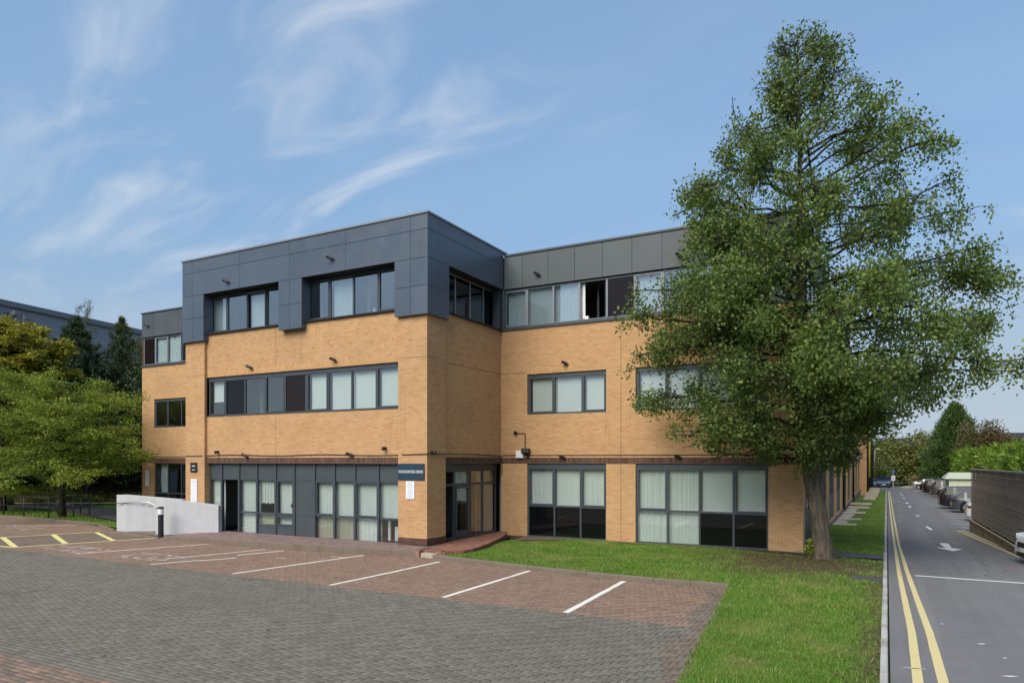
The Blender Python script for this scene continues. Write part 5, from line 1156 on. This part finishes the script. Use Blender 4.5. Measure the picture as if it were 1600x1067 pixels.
def birch(label, base, height, seed, spread, n):
    rng = np.random.RandomState(seed); b = np.array([*base, gz(base[1])]); t = thing('birch_tree', label, 'tree', tuple(b), 0, 'thin birches by the warehouse')
    m = MB(); zz = np.linspace(-.1, height, 10); m.tube([(.12*math.sin(z*.5), .1*math.cos(z*.6), z) for z in zz], [.13*(1-.92*i/9) for i in range(10)], 8); obj('trunk', m, M['bark_pale'], t, smooth=True, local=True)
    br = MB(); tips = []
    for i in range(n):
        f = (i+.5)/n; z = height*(.3+.7*f); phi = i*2.39996; L = spread*(1-f)**.6+.3; P = path((0, 0, z), (math.cos(phi), math.sin(phi), .9), L, 5, rng, .12, -.24); br.tube(P, [.02, .015, .012, .01, .007, .004], 4, cap=False)
        for q in P[2:]:
            T = path(q, (rng.normal(0, .3), rng.normal(0, .3), -.6), rng.uniform(.4, 1.1), 4, rng, .12, -.2); br.tube(T, .004, 3, cap=False); tips += T
    obj('branches', br, M['bark_dark'], t, local=True); C = clusters(np.array(tips), 7, .11, rng); link('crown', leaves_mesh('crown', C, .12, .07, .5, rng), M['leaf_birch'], t)
birch('thin birch top drooping above the dense dark pine', (-61.0, 35.3), 17.0, 3, 1.7, 30); birch('thin yellowish birch top above the yellowing tree', (-56.9, 28.4), 14.0, 8, 1.8, 34); birch('thin birch beside the building wing', (-56.6, 37.0), 13.6, 12, 2.8, 80)
shr = [(-46.6, 31.6, 5.2, 2.2), (-49.7, 31.1, 5.6, 2.6), (-51.6, 30.4, 5.0, 2.6), (-55.5, 29.1, 4.6, 2.8), (-57.0, 26.0, 5.0, 3.0), (-52.4, 34.2, 8.8, 2.8), (-56.5, 34.3, 9.2, 3.2), (-48.6, 34.0, 8.6, 2.4), (-60.5, 30.5, 7.2, 3.6), (-53.2, 32.7, 10.4, 2.6), (-51.0, 34.6, 11.0, 2.4)]
shl = ['dark shrub beside the left wing wall', 'dark glossy shrub behind the black lamp post', 'dark shrub in front of the pines', 'low dark shrub left of the tree trunk', 'dark shrub at the far left behind the railings', 'tall dark shrub behind the shrub by the wing', 'tall dark evergreen below the slim pine', 'tall dark shrub in the gap by the building', 'tall dark shrub beyond the left trees', 'tall bushy evergreen between the two pines', 'tall bushy evergreen close against the building wing']
for i, ((x, y, h, r), lb) in enumerate(zip(shr, shl)):
    blob_tree('shrub', lb, (x, y), h, (h*.62, r, r*.8, h*.42), 30+i, 'leaf_dark', nclump=190, k=26, size=.26, tr=.07, cat='shrub', group='dark shrubs on the bank', sig=.36)
ll = struct(grid_sheet('grass_bank', np.array([[(x, y, gz(y)+.02+.10*min(1, max(0, (y-19.9)/1.0))+1.25*min(1, max(0, (-x*ST+y*CT-47.0)/5.0))+.04*math.sin(x+y)) for y in np.linspace(19.75, 48, 40)] for x in np.linspace(-80, -36.5, 60)]), M['lawn']))
m = MB(); V = [(-29.6, 18.6, .10), (-36.6, 19.9, .10), (-36.6, 24.2, .10), (-29.6, 24.2, .10)]; m.add(V, [(0,3,2,1)]); obj('turf', m, M['lawn'], ll)
m = MB()
for a, b in (((-30.4, 20.6), (-30.4, 21.9)),): pass
pl = [(-30.0, 19.4), (-32.6, 20.3), (-36.7, 21.5), (-41.2, 22.7), (-44.4, 22.7), (-46.7, 22.3), (-49.4, 21.6), (-60, 18)]
pu = [(-36.6, 23.6), (-38.9, 24.3), (-41.5, 25.2), (-44.6, 25.9), (-46.9, 26.0), (-49.5, 25.0), (-51.4, 24.0), (-62, 19)]
V = []; F = []
for p, q in zip(pl, pu): V += [(*p, .175), (*q, .175)]
for i in range(len(pl)-1): F.append((2*i+1, 2*i, 2*i+2, 2*i+3))
m.add(V, F); struct(obj('garden_path', m, M['path']))
V = []; F = []; m = MB()
for p, q in (((-45.15, 28.2), (-46.2, 28.8)), ((-47.9, 26.4), (-49.3, 27.1)), ((-51.2, 24.2), (-53.1, 25.0)), ((-58, 20), (-59.5, 20.8))): V += [(*p, .19), (*q, .19)]
for i in range(3): F.append((2*i+1, 2*i, 2*i+2, 2*i+3))
m.add(V, F); struct(obj('far_path', m, M['stone']))
rngb = np.random.RandomState(3); n = 9000; Yd = rngb.uniform(47.3, 56, n); Xd = rngb.uniform(-.80, -.50, n)*Yd; x = Xd*CT-Yd*ST; y = Xd*ST+Yd*CT; z = np.array([gz(b) for b in y])+.14+1.25*np.clip((Yd-47)/5, 0, 1)
tag(link('leaf_litter', leaves_mesh('leaf_litter', np.stack([x, y, z], -1), .20, .13, .0, rngb, flat=.8), M['litter']), 'brown leaf litter on the bank under the dark shrubs', 'leaves', kind='stuff')
xs = rngb.uniform(-62, -29.8, 26000); ys = rngb.uniform(19.9, 30, 26000); k = (ys > np.interp(-xs, [29, 33, 42], [18.7, 19.4, 19.9])) & ~((xs > -36.2) & (ys > 23.9)) & ~((xs > -30.3))
k &= ~in_poly(xs, ys, pl+pu[::-1]) & (-xs*ST+ys*CT < 47); xs, ys = xs[k], ys[k]
blades('grass', xs, ys, .11+0*xs, .04, .09, .016, M['blade'], 'rough grass under the spreading trees on the left')
# railings
def railing(label, posts, h=1.05):
    o = thing('railing', label, 'railing', (*posts[0], .1), 0, 'black tubular railings')
    for x, y in posts: m = MB(); m.tube([(x, y, -.1), (x+.05, y, .1+h)], .028, 8); obj('post', m, M['blackmetal'], o, smooth=True)
    for z in (.1+h, .1+h*.52): m = MB(); m.tube([(x+.05*(z-.1)/h, y, z) for x, y in posts], .024, 8); obj('rail', m, M['blackmetal'], o, smooth=True)
railing('black tubular railing along the path nearer the kerb', [(-44.6, 20.3), (-42.2, 20.05), (-40.1, 20.0), (-37.9, 20.05), (-37.2, 20.9), (-37.5, 21.9)])
railing('black tubular railing on the far side of the left path', [(-46.3, 21.8), (-43.2, 22.1), (-39.9, 21.6), (-38.5, 22.0)])
lp = thing('lamp_post', 'black lamp post standing among the dark shrubs', 'lamp post', (-48.7, 28.3, .15)); m = MB(); m.lathe([(.16, -.1), (.16, .3), (.12, .45), (.12, 1.0), (.07, 1.1), (.055, 4.4)], (0,0,0), 12); obj('post', m, M['blackmetal'], lp, local=True); m = MB(); m.lathe([(.06, 4.4), (.22, 4.6), (.24, 4.75), (.05, 4.95)], (0,0,0), 12); obj('lantern', m, M['blackmetal'], lp, local=True)
# warehouse
wh = thing('warehouse', 'huge blue grey steel warehouse behind the trees', 'building', (-62, 40, 0))
c0 = np.array([-800/1084*58, 58.0]); d = np.array([350/1084, 1.0]); d /= np.linalg.norm(d)
def cw2(p): return (p[0]*CT-p[1]*ST, p[0]*ST+p[1]*CT)
a = cw2(c0-d*30); b = cw2(c0+d*75); nrm = np.array([b[1]-a[1], -(b[0]-a[0])]); nrm /= np.linalg.norm(nrm); back = -nrm*40
HT = 3.1+248*58/1084
m = MB(); m.prism([a, b, (b[0]+back[0], b[1]+back[1]), (a[0]+back[0], a[1]+back[1])], -1, HT); obj('wall', m, M['metalwall'], wh)
def wstrip(z0, z1, out, mat, name):
    m = MB(); q = nrm*out; m.prism([(a[0]+q[0], a[1]+q[1]), (b[0]+q[0], b[1]+q[1]), (b[0], b[1]), (a[0], a[1])], z0, z1); obj(name, m, M[mat], wh)
wstrip(HT-.35, HT+.12, .25, 'metaltrim', 'eaves_gutter'); wstrip(HT-2.45, HT-2.33, .04, 'metaltrim', 'sheet_joint'); wstrip(HT-4.6, HT-4.48, .04, 'metaltrim', 'sheet_joint'); wstrip(HT-6.7, HT-6.58, .04, 'metaltrim', 'sheet_joint')
e = np.array(a)+(np.array(b)-np.array(a))*.293+nrm*.3; m = MB(); m.box(e[0]-.9, e[0]+.9, e[1]-.2, e[1]+.2, HT-1.15, HT-.8); obj('floodlight', m, M['metaltrim'], wh)

# --- right: fence on its wall, shed, hedge, far trees
fa, fb = Vector((3.36, 37.9)), Vector((3.86, 27.15)); fd = (fb-fa).normalized(); fn = Vector((-fd.y, fd.x)); fn = fn if fn.x > 0 else -fn
fence = thing('slatted_fence', 'tall weathered timber fence of thin horizontal slats on the right', 'fence', (fa.x, fa.y, gz(fa.y))); FL = (fb-fa).length
rw = thing('retaining_wall', 'low mossy concrete wall under the slatted fence', 'wall', (fa.x, fa.y, gz(fa.y)))
m = MB(); m.prism([tuple(fa-fn*.02), tuple(fb-fn*.02), tuple(fb+fn*.3), tuple(fa+fn*.3)], [-.4, -.2, -.2, -.4], [.36, .16, .16, .36]); obj('wall_body', m, M['wallconc'], rw, bevel=.015)
m = MB(); m.prism([tuple(fa-fn*.06), tuple(fb-fn*.06), tuple(fb+fn*.02), tuple(fa+fn*.02)], [.362, .162, .162, .362], [.40, .20, .20, .40]); obj('coping', m, M['stone'], rw)
ns = 32; zt = 2.62
for i in range(ns):
    f0 = i/ns; za = .46+(zt-.46)*f0; zb = .26+(zt+.02-.26)*f0; m = MB(); h = .045; p, q = fa+fn*.06, fb+fn*.06; n_ = fn*.022
    m.prism([(p-n_)[:], (q-n_)[:], (q+n_)[:], (p+n_)[:]], [za, zb, zb, za], [za+h, zb+h, zb+h, za+h]); obj('slat', m, M['slat'], fence)
for i in range(7):
    p = fa+fd*(.1+(FL-.2)*i/6)+fn*.15; m = MB(); m.box(p.x-.05, p.x+.05, p.y-.05, p.y+.05, 0, zt); obj('post', m, M['blackmetal'], fence)
m = MB(); p, q = fa+fn*.06, fb+fn*.06; n_ = fn*.06; m.prism([(p-n_)[:], (q-n_)[:], (q+n_)[:], (p+n_)[:]], [zt+.01, zt+.03, zt+.03, zt+.01], [zt+.07, zt+.09, zt+.09, zt+.07]); obj('cap_rail', m, M['slat'], fence)
m = MB(); p, q = fa+fn*.24, fb+fn*.24; n_ = fn*.01; m.prism([(p-n_)[:], (q-n_)[:], (q+n_)[:], (p+n_)[:]], [.3, .2, .2, .3], zt); obj('backing_board', m, M['blackmetal'], fence)
sx, sy = 4.95, 73.5; sh = thing('shed', 'pale green flat-sided shed behind the parked cars', 'shed', (sx, sy, gz(sy)))
m = MB(); m.box(0, 5.5, 0, 4, 0, 1.95); obj('wall', m, M['shed'], sh, local=True); m = MB(); m.add([(-.35,-.25,1.9),(5.8,-.25,1.9),(5.8,4.2,1.9),(-.35,4.2,1.9),(.1,1.4,2.45),(5.6,1.4,2.45),(5.6,2.6,2.45),(.1,2.6,2.45)], [(0,3,2,1),(4,5,6,7),(0,1,5,4),(1,2,6,5),(2,3,7,6),(3,0,4,7)]); obj('roof', m, M['shed_roof'], sh, local=True)
cypress('cypress_tree', 'tall dark conical cypress beyond the shed', (8.9, 121.0), 12.0, 5.2, 3, 'leaf_cypress', n=1900, k=24, size=.62, power=.72)
blob_tree('olive_tree', 'thin olive-green tree in front of the dark cypress', (10.5, 112.0), 9.0, (6.2, 2.2, 2.0, 2.9), 41, 'leaf_olive', nclump=230, k=18, size=.28, bark='bark_pale', sig=.34, droop=.1, zcut=1.5)
blob_tree('reddish_tree', 'reddish brown tree between the cypress and the hedge', (12.4, 112.5), 8.8, (6.0, 2.5, 2.2, 2.9), 44, 'leaf_red', nclump=230, k=22, size=.30)
hg = thing('hedge', 'bright green feathery conifer hedge behind the fence', 'hedge', (14, 80, gz(80)))
rngh = np.random.RandomState(5); n = 3800; f = rngh.rand(n); hy = 48+f*70; hx = 9.7+rngh.uniform(-1.3, 1.3, n); hz = gz(80)+(rngh.rand(n)**.6)*(4.05+.35*np.sin(hy*.7)+.3*np.sin(hy*1.9)); P = np.stack([hx, hy, hz], -1)
D = np.stack([-.5+0*hx, -.35+0*hx, .9+0*hx], -1); C = np.repeat(P, 20, 0)+rngh.normal(0, .26, (n*20, 3)); link('foliage', leaves_mesh('foliage', C-np.array(hg.location), .52, .15, 0, rngh, dirs=np.repeat(D, 20, 0)), M['leaf_hedge'], hg)
m = MB()
for i in range(28): y = 49+i*2.5; m.tube([(9.7, y, gz(y)-.2), (9.7, y, gz(y)+3)], [.1, .03], 5)
obj('stems', m, M['bark_dark'], hg)
far = [(-14, 126, 10.5, 5.0, 0), (-8.6, 131, 11.5, 4.4, 1), (-4.2, 128, 9.2, 4.0, 0), (-0.6, 136, 12.0, 4.6, 2), (3.4, 131, 9.6, 4.0, 1), (6.8, 139, 11.2, 4.2, 2), (10.4, 134, 9.4, 3.8, 1), (14.0, 142, 11.0, 4.8, 2), (-20, 133, 12.5, 5.2, 1), (20.5, 138, 10.5, 5, 0), (27, 132, 9.4, 5, 1), (34, 128, 9, 5, 0), (42, 126, 9.5, 5.5, 2), (51, 122, 9, 5.5, 0), (60, 118, 9.5, 6, 1)]
fl_ = ['green tree at the far end of the road, partly behind the building', 'warm green tree behind the blue cars', 'green bushy tree behind the blue off-roader', 'tall autumn tree above the road sign', 'lower autumn tree right of the road sign', 'tall yellowing tree behind the silver saloon', 'yellow-green tree left of the dark cypress', 'tall yellowing tree just behind the dark cypress', 'tall green tree hidden behind the far building end', 'green tree behind the cypress', 'warm green tree behind the reddish tree', 'green tree beyond the hedge', 'yellowing tree beyond the hedge', 'green tree far beyond the hedge', 'warm tree farthest beyond the hedge']
for i, ((x, y, h, r, c), lb) in enumerate(zip(far, fl_)):
    h *= .72
    blob_tree('woodland_tree', lb, (x, y), h, (h*.52, r, r*.8, h*.5), 60+i, ('leaf_wood', 'leaf_wood', 'leaf_wood_warm')[c] if c != 1 else 'leaf_wood_warm', nclump=190, k=26, size=.5, group='woodland at the end of the road', sig=.5)
for i, (x, y, h, r, mt, lb) in enumerate(((-5.5, 116, 4.4, 3.4, 'leaf_wood', 'low green bush behind the blue cars'), (-1.0, 119, 4.0, 2.6, 'leaf_wood', 'low green bush left of the road sign'), (5.2, 122, 1.8, 2.4, 'straw', 'clump of dry yellow growth beyond the junction'), (8.4, 120, 2.0, 2.6, 'leaf_wood_warm', 'low yellowish bush beyond the silver saloon'), (11.6, 117, 2.2, 2.8, 'leaf_cypress', 'low dark bush at the foot of the cypress'))):
    blob_tree('bush', lb, (x, y), h, (h*.5, r, r*.8, h*.55), 80+i, mt, nclump=90, k=20, size=.32, cat='bush', trunk=False, group='bushes at the end of the road')
struct(strip('verge', [(114, 1.6, 45), (122, 2.2, 60), (128, 3, 60)], M['gravel'], zoff=.02))
hl = struct(link('hill', mesh_np('hill', [(x, 900+200*math.sin(x*.004), z) for x in np.linspace(-700, 1900, 40) for z in (-10, 26+9*math.sin(x*.006)+4*math.sin(x*.017))], [(2*i, 2*i+2, 2*i+3, 2*i+1) for i in range(39)]), M['hillside']))
for x, y, lb in ((-3.4, 121, 'tall grey lighting column left of the road end'), (-1.6, 124, 'tall grey lighting column nearer the road sign')):
    o = thing('lighting_column', lb, 'lamp post', (x, y, gz(y)), 0, 'grey lighting columns'); m = MB(); m.tube([(0,0,-.1), (0,0,5.6), (.3,-.2,5.8)], [.10, .06, .05], 8); obj('column', m, M['kerb_pale'], o, local=True, smooth=True); m = MB(); m.box(.1, .7, -.4, -.1, 5.77, 5.9); obj('lamp_head', m, M['kerb_pale'], o, local=True)
sgn = thing('road_sign', 'white rectangular road sign with round sign above on a post at the junction', 'sign', (.85, 113, gz(113))); m = MB(); m.tube([(0,0,-.1), (0,0,2.6)], .045, 8); obj('post', m, M['kerb_pale'], sgn, local=True)
m = MB(); m.box(-.24, .24, -.1, -.06, 1.05, 1.75); obj('plate', m, M['sign_white'], sgn, local=True); m = MB(); m.lathe([(.2, -.1), (.2, -.06)], (0,0,2.35), 20, 'y'); obj('round_plate', m, M['blue'], sgn, local=True); m = MB(); m.box(-.05, .05, -.11, -.1, 1.2, 1.6); obj('print_symbol', m, M['blackmetal'], sgn, local=True)
# ------------------------------------------------------------------ cars
def car_paint(name, c, metal=.3):
    t = NT(name); t.col(c); t.set(.34, metal=metal, spec=.4, coat=.35); t.b.inputs['Coat Roughness'].default_value = .05; return t.m
M['tyre'] = plain('tyre rubber', (.018,.018,.019), .85); M['alloy'] = plain('alloy wheel', (.66,.67,.68), .35, metal=.15, var=.05); M['alloy_dark'] = plain('dark alloy wheel', (.10,.10,.11), .4, metal=.6)
t = NT('car glass'); t.col((.008,.011,.014)); t.set(.12, spec=.22); M['carglass'] = t.m
M['lamp_red'] = plain('red lamp lens', (.10,.008,.008), .2, var=.1); t = NT('headlamp lens'); t.col((.62,.66,.70)); t.set(.08, metal=.3); M['lamp_white'] = t.m
M['plate_y'] = plain('yellow number plate', (.65,.50,.04), .5, var=.02); M['plate_w'] = plain('white number plate', (.75,.75,.72), .5, var=.02)

def car_shape(kind):
    if kind == 'hatch': return dict(L=4.3, W=1.80, H=1.43, wb=2.63, top=[(-2.15,.78),(-2.10,.98),(-2.02,1.02),(-1.55,1.36),(-1.2,1.41),(-.3,1.43),(.25,1.40),(.55,1.30),(1.22,.97),(1.75,.86),(2.05,.74),(2.15,.58)], belt=.93, r=.33)
    if kind == 'suv': return dict(L=4.6, W=1.88, H=1.66, wb=2.70, top=[(-2.3,.90),(-2.26,1.10),(-2.2,1.18),(-1.9,1.56),(-1.5,1.63),(-.4,1.66),(.3,1.62),(.62,1.50),(1.3,1.13),(1.95,1.02),(2.22,.86),(2.3,.66)], belt=1.05, r=.365)
    if kind == 'saloon': return dict(L=4.7, W=1.83, H=1.44, wb=2.82, top=[(-2.35,.72),(-2.3,.98),(-2.2,1.05),(-1.75,1.08),(-1.0,1.38),(-.4,1.44),(.2,1.42),(.55,1.30),(1.25,.96),(1.95,.84),(2.25,.72),(2.35,.56)], belt=.92, r=.335)
    if kind == 'pickup': return dict(L=5.0, W=1.86, H=1.70, wb=3.0, top=[(-2.5,.85),(-2.48,1.05),(-2.4,1.10),(-.95,1.11),(-.75,1.60),(-.4,1.68),(.3,1.68),(.7,1.52),(1.25,1.15),(2.1,1.06),(2.42,.9),(2.5,.66)], belt=1.08, r=.39)
    if kind == 'van': return dict(L=4.9, W=1.90, H=1.75, wb=3.0, top=[(-2.45,.95),(-2.42,1.4),(-2.3,1.66),(-1.5,1.75),(.2,1.75),(.75,1.62),(1.45,1.20),(2.0,1.02),(2.35,.86),(2.45,.62)], belt=1.10, r=.35)
def make_car(label, kind, paint_mat, loc, rotz, scale=1.0, alloy='alloy', group='cars parked beyond the fence', facing_plate=True):
    k = car_shape(kind); L, W, wb, r = k['L'], k['W'], k['wb'], k['r']; o = thing('parked_car', label, 'car', loc, rotz, group); o.scale = (scale,)*3
    xr, xf = -wb/2-.02, wb/2-.0+.08; ra = r+.055
    xs = sorted(set(np.round(np.concatenate([np.linspace(-L/2, L/2, 46), *[xc+ra*np.cos(np.linspace(0, math.pi, 11)) for xc in (xr, xf)]]), 3)))
    tx = [p[0] for p in k['top']]; tz = [p[1] for p in k['top']]
    rows = []
    for x in xs:
        top = float(np.interp(x, tx, tz)); e = min(1, (L/2-abs(x))/.55); w = W/2*(1-.20*(1-e)**2.2)
        zb = .20+.10*(1-e)**2
        for xc in (xr, xf):
            if abs(x-xc) < ra: zb = max(zb, r+math.sqrt(max(0, ra*ra-(x-xc)**2)))
        belt = min(k['belt']+.03*(-x/L), top-.015); sh = min(belt-.10, .80) if belt-.1 > zb+.05 else zb+.04
        green = max(0, top-belt); wr = w-.05-min(.24, green*.55)
        rows.append([(0, zb), (w-.10, zb), (w-.015, zb+.03), (w, max(zb+.05, .5 if zb < .45 else zb+.06)), (w-.01, max(sh, zb+.08)), (w-.05, max(belt, zb+.1)), (wr+.02, max(top-.05, belt)), (wr-.12, max(top-.012, belt)), (wr*.4, top), (0, top+.004)])
    n = len(rows[0]); V = []
    for x, rr in zip(xs, rows):
        V += [(x, y, z) for y, z in rr]+[(x, -y, z) for y, z in rr[-2:0:-1]]
    ring = 2*n-2; parts = {'body': [], 'side_window': [], 'windscreen': [], 'rear_window': [], 'lower_trim': []}
    def half(j): return j if j < n-1 else ring-1-j
    roofx = [p for p in k['top'] if p[1] > k['H']-.09]; x_r, x_f = roofx[0][0], roofx[-1][0]
    for i in range(len(xs)-1):
        xm = (xs[i]+xs[i+1])/2; top = float(np.interp(xm, tx, tz)); green = top-k['belt']
        for j in range(ring):
            f = (i*ring+j, (i+1)*ring+j, (i+1)*ring+(j+1) % ring, i*ring+(j+1) % ring); h = half(j); q = 'body'
            if h == 5 and green > .20 and not (abs(xm-.0) < .05) and not (kind == 'pickup' and xm < -.7) and not (abs(xm-(x_r+.12)) < .07): q = 'side_window%d%d' % (j < n-1, 0 if xm < x_r+.12 else (1 if xm < 0 else 2))
            elif h in (6, 7, 8) and xm > x_f+.02 and green > .07: q = 'windscreen'
            elif h in (6, 7, 8) and xm < x_r-.02 and green > .10 and kind != 'van': q = 'rear_window'
            elif h in (0, 1): q = 'lower_trim'
            parts.setdefault(q, []).append(f)
    m = len(xs)-1; parts['body'] += [tuple(range(ring-1, -1, -1)), tuple(m*ring+j for j in range(ring))]
    mats = {'body': paint_mat, 'side_window': M['carglass'], 'windscreen': M['carglass'], 'rear_window': M['carglass'], 'lower_trim': M['black']}
    for q, fs in parts.items():
        if not fs: continue
        q = q.rstrip('0123456789')
        used = sorted({i for f in fs for i in f}); mp = {a: b for b, a in enumerate(used)}
        me = bpy.data.meshes.new(q); me.from_pydata([V[a] for a in used], [], [tuple(mp[a] for a in f) for f in fs]); me.update(); link(q, me, mats[q], o, smooth=(q == 'body'))
        if q == 'body': me.set_sharp_from_angle(angle=math.radians(38))
    mm = MB(); mm.box(-L/2+.35, L/2-.35, -W/2+.28, W/2-.28, .22, .62); obj('underbody', mm, M['black'], o, local=True)
    for xc in (xr, xf):
        for s in (-1, 1):
            yc = s*(W/2-.115); mm = MB(); mm.lathe([(r*.66, -.10), (r*.92, -.105), (r, -.07), (r, .07), (r*.92, .105), (r*.66, .10), (r*.66, -.10)], (xc, yc, r), 24, 'y', cap=False); wheel = obj('wheel', mm, M['tyre'], o, local=True)
            mm = MB(); mm.lathe([(r*.60, 0), (r*.67, s*.095), (r*.62, s*.102), (r*.58, s*.05), (.02, s*.045)], (xc, yc, r), 20, 'y')
            obj('rim', mm, M['alloy_dark'], wheel, local=True); mm = MB()
            for a in range(5):
                t0 = a*2*math.pi/5+.3; c, s_ = math.cos(t0), math.sin(t0); px, pz = -s_, c
                q = [(xc+c*.04+px*.05, r+s_*.04+pz*.05), (xc+c*r*.63+px*.045, r+s_*r*.63+pz*.045), (xc+c*r*.63-px*.045, r+s_*r*.63-pz*.045), (xc+c*.04-px*.05, r+s_*.04-pz*.05)]
                mm.add([(x, yc+s*.075, z) for x, z in q]+[(x, yc+s*.10, z) for x, z in q], [(0,1,2,3),(7,6,5,4)]+[(i, (i+1) % 4, 4+(i+1) % 4, 4+i) for i in range(4)])
            mm.lathe([(.07, s*.07), (.06, s*.105)], (xc, yc, r), 10, 'y'); mm.lathe([(r*.67, s*.09), (r*.67, s*.104), (r*.61, s*.106)], (xc, yc, r), 20, 'y') if False else None
            obj('spokes', mm, M[alloy], wheel, local=True)
    zl = k['belt']-.13
    for s in (-1, 1):
        mm = MB(); y0, y1 = s*(W/2-.36), s*(W/2-.10); xb = -L/2-.005; mm.add([(xb-.01, y0, zl-.04), (xb-.01, y0, zl+.05), (xb+.06, y1, zl+.06), (xb+.06, y1, zl-.06), (xb+.26, s*(W/2-.035), zl+.05), (xb+.26, s*(W/2-.035), zl-.01)], [(0,1,2,3), (3,2,4,5)]); obj('tail_lamp', mm, M['lamp_red'], o, local=True)
        mm = MB(); xb = L/2+.006; zh = zl-.10; mm.add([(xb+.01, y0, zh-.07), (xb+.01, y0, zh+.04), (xb-.07, y1, zh+.08), (xb-.07, y1, zh-.09), (xb-.42, s*(W/2-.02), zh+.12), (xb-.42, s*(W/2-.02), zh+.02)], [(0,1,2,3), (3,2,4,5)]); obj('headlamp', mm, M['lamp_white'], o, local=True)
        mm = MB(); mm.box(.62, .80, min(s*(W/2-.04), s*(W/2+.16)), max(s*(W/2-.04), s*(W/2+.16)), k['belt']+.0, k['belt']+.14); obj('door_mirror', mm, paint_mat, o, local=True, bevel=.03)
        mm = MB()
        for x in (-.02, -1.02): mm.box(x-.10, x+.10, min(s*(W/2-.03), s*(W/2+.012)), max(s*(W/2-.03), s*(W/2+.012)), k['belt']-.14, k['belt']-.11)
        obj('door_handles', mm, paint_mat, o, local=True)
    mm = MB(); mm.box(-L/2-.02, -L/2+.02, -.26, .26, .50, .61); obj('number_plate', mm, M['plate_y'], o, local=True)
    mm = MB(); mm.box(L/2-.02, L/2+.02, -.26, .26, .40, .51); obj('number_plate', mm, M['plate_w'], o, local=True)
    mm = MB(); mm.box(L/2-.10, L/2+.008, -.55, .55, .54, .70); mm.box(L/2-.12, L/2+.006, -.62, .62, .24, .38); obj('grille', mm, M['black'], o, local=True)
    return o
P_ = {'slate': car_paint('slate blue car paint', (.050,.068,.085)), 'navy': car_paint('dark navy car paint', (.012,.015,.024)), 'grey': car_paint('mid grey car paint', (.06,.058,.065)), 'black': car_paint('black car paint', (.012,.012,.014)), 'silver': car_paint('silver car paint', (.26,.275,.29), .4), 'blue': car_paint('mid blue car paint', (.025,.060,.14)), 'white': car_paint('white car paint', (.55,.56,.57), 0)}
def carpos(u, v, dx, dy=0.0):
    x, y = g_at(u, v); return (x+dx, y+dy, gz(y))
make_car('white car just showing behind the end of the slatted fence', 'hatch', P_['white'], (5.95, 45.0, gz(45)), 0.0)
make_car('slate blue hatchback with bright alloy wheels nearest the fence end', 'hatch', P_['slate'], (5.85, 53.6, gz(53.6)), .02)
make_car('dark navy sport utility car with bright alloy wheels beside the slate hatchback', 'suv', P_['navy'], (5.5, 57.8, gz(57.8)), .03, .97)
make_car('mid grey sport utility car parked beyond the navy one', 'suv', P_['grey'], (6.15, 80.5, gz(80.5)), .02)
make_car('black sport utility car with red tail lamps in the middle of the row', 'suv', P_['black'], (5.75, 87.0, gz(87)), .02, 1.0, 'alloy_dark')
make_car('black low car between the silver saloon and the black sport utility car', 'hatch', P_['black'], (5.6, 95.5, gz(95.5)), .02, 1.0, 'alloy_dark')
make_car('silver saloon at the far end of the parked row', 'saloon', P_['silver'], (5.3, 108.5, gz(108.5)), .0)
make_car('blue sport utility car facing the camera at the junction', 'suv', P_['blue'], (-.35, 117.0, gz(117)), -math.pi/2, group='blue cars at the junction')
make_car('small blue car half hidden by the far end of the building', 'hatch', P_['blue'], (-2.05, 110.0, gz(110)), -math.pi/2, group='blue cars at the junction')
make_car('white vehicle nosing into view at the right edge in front of the fence', 'van', P_['white'], (5.80, 25.75, gz(25.75)), math.pi+.22, .92, group=None)
print('LEAVES', NLEAF, 'TRIS', sum(len(o.data.polygons) for o in bpy.data.objects if o.type == 'MESH'))
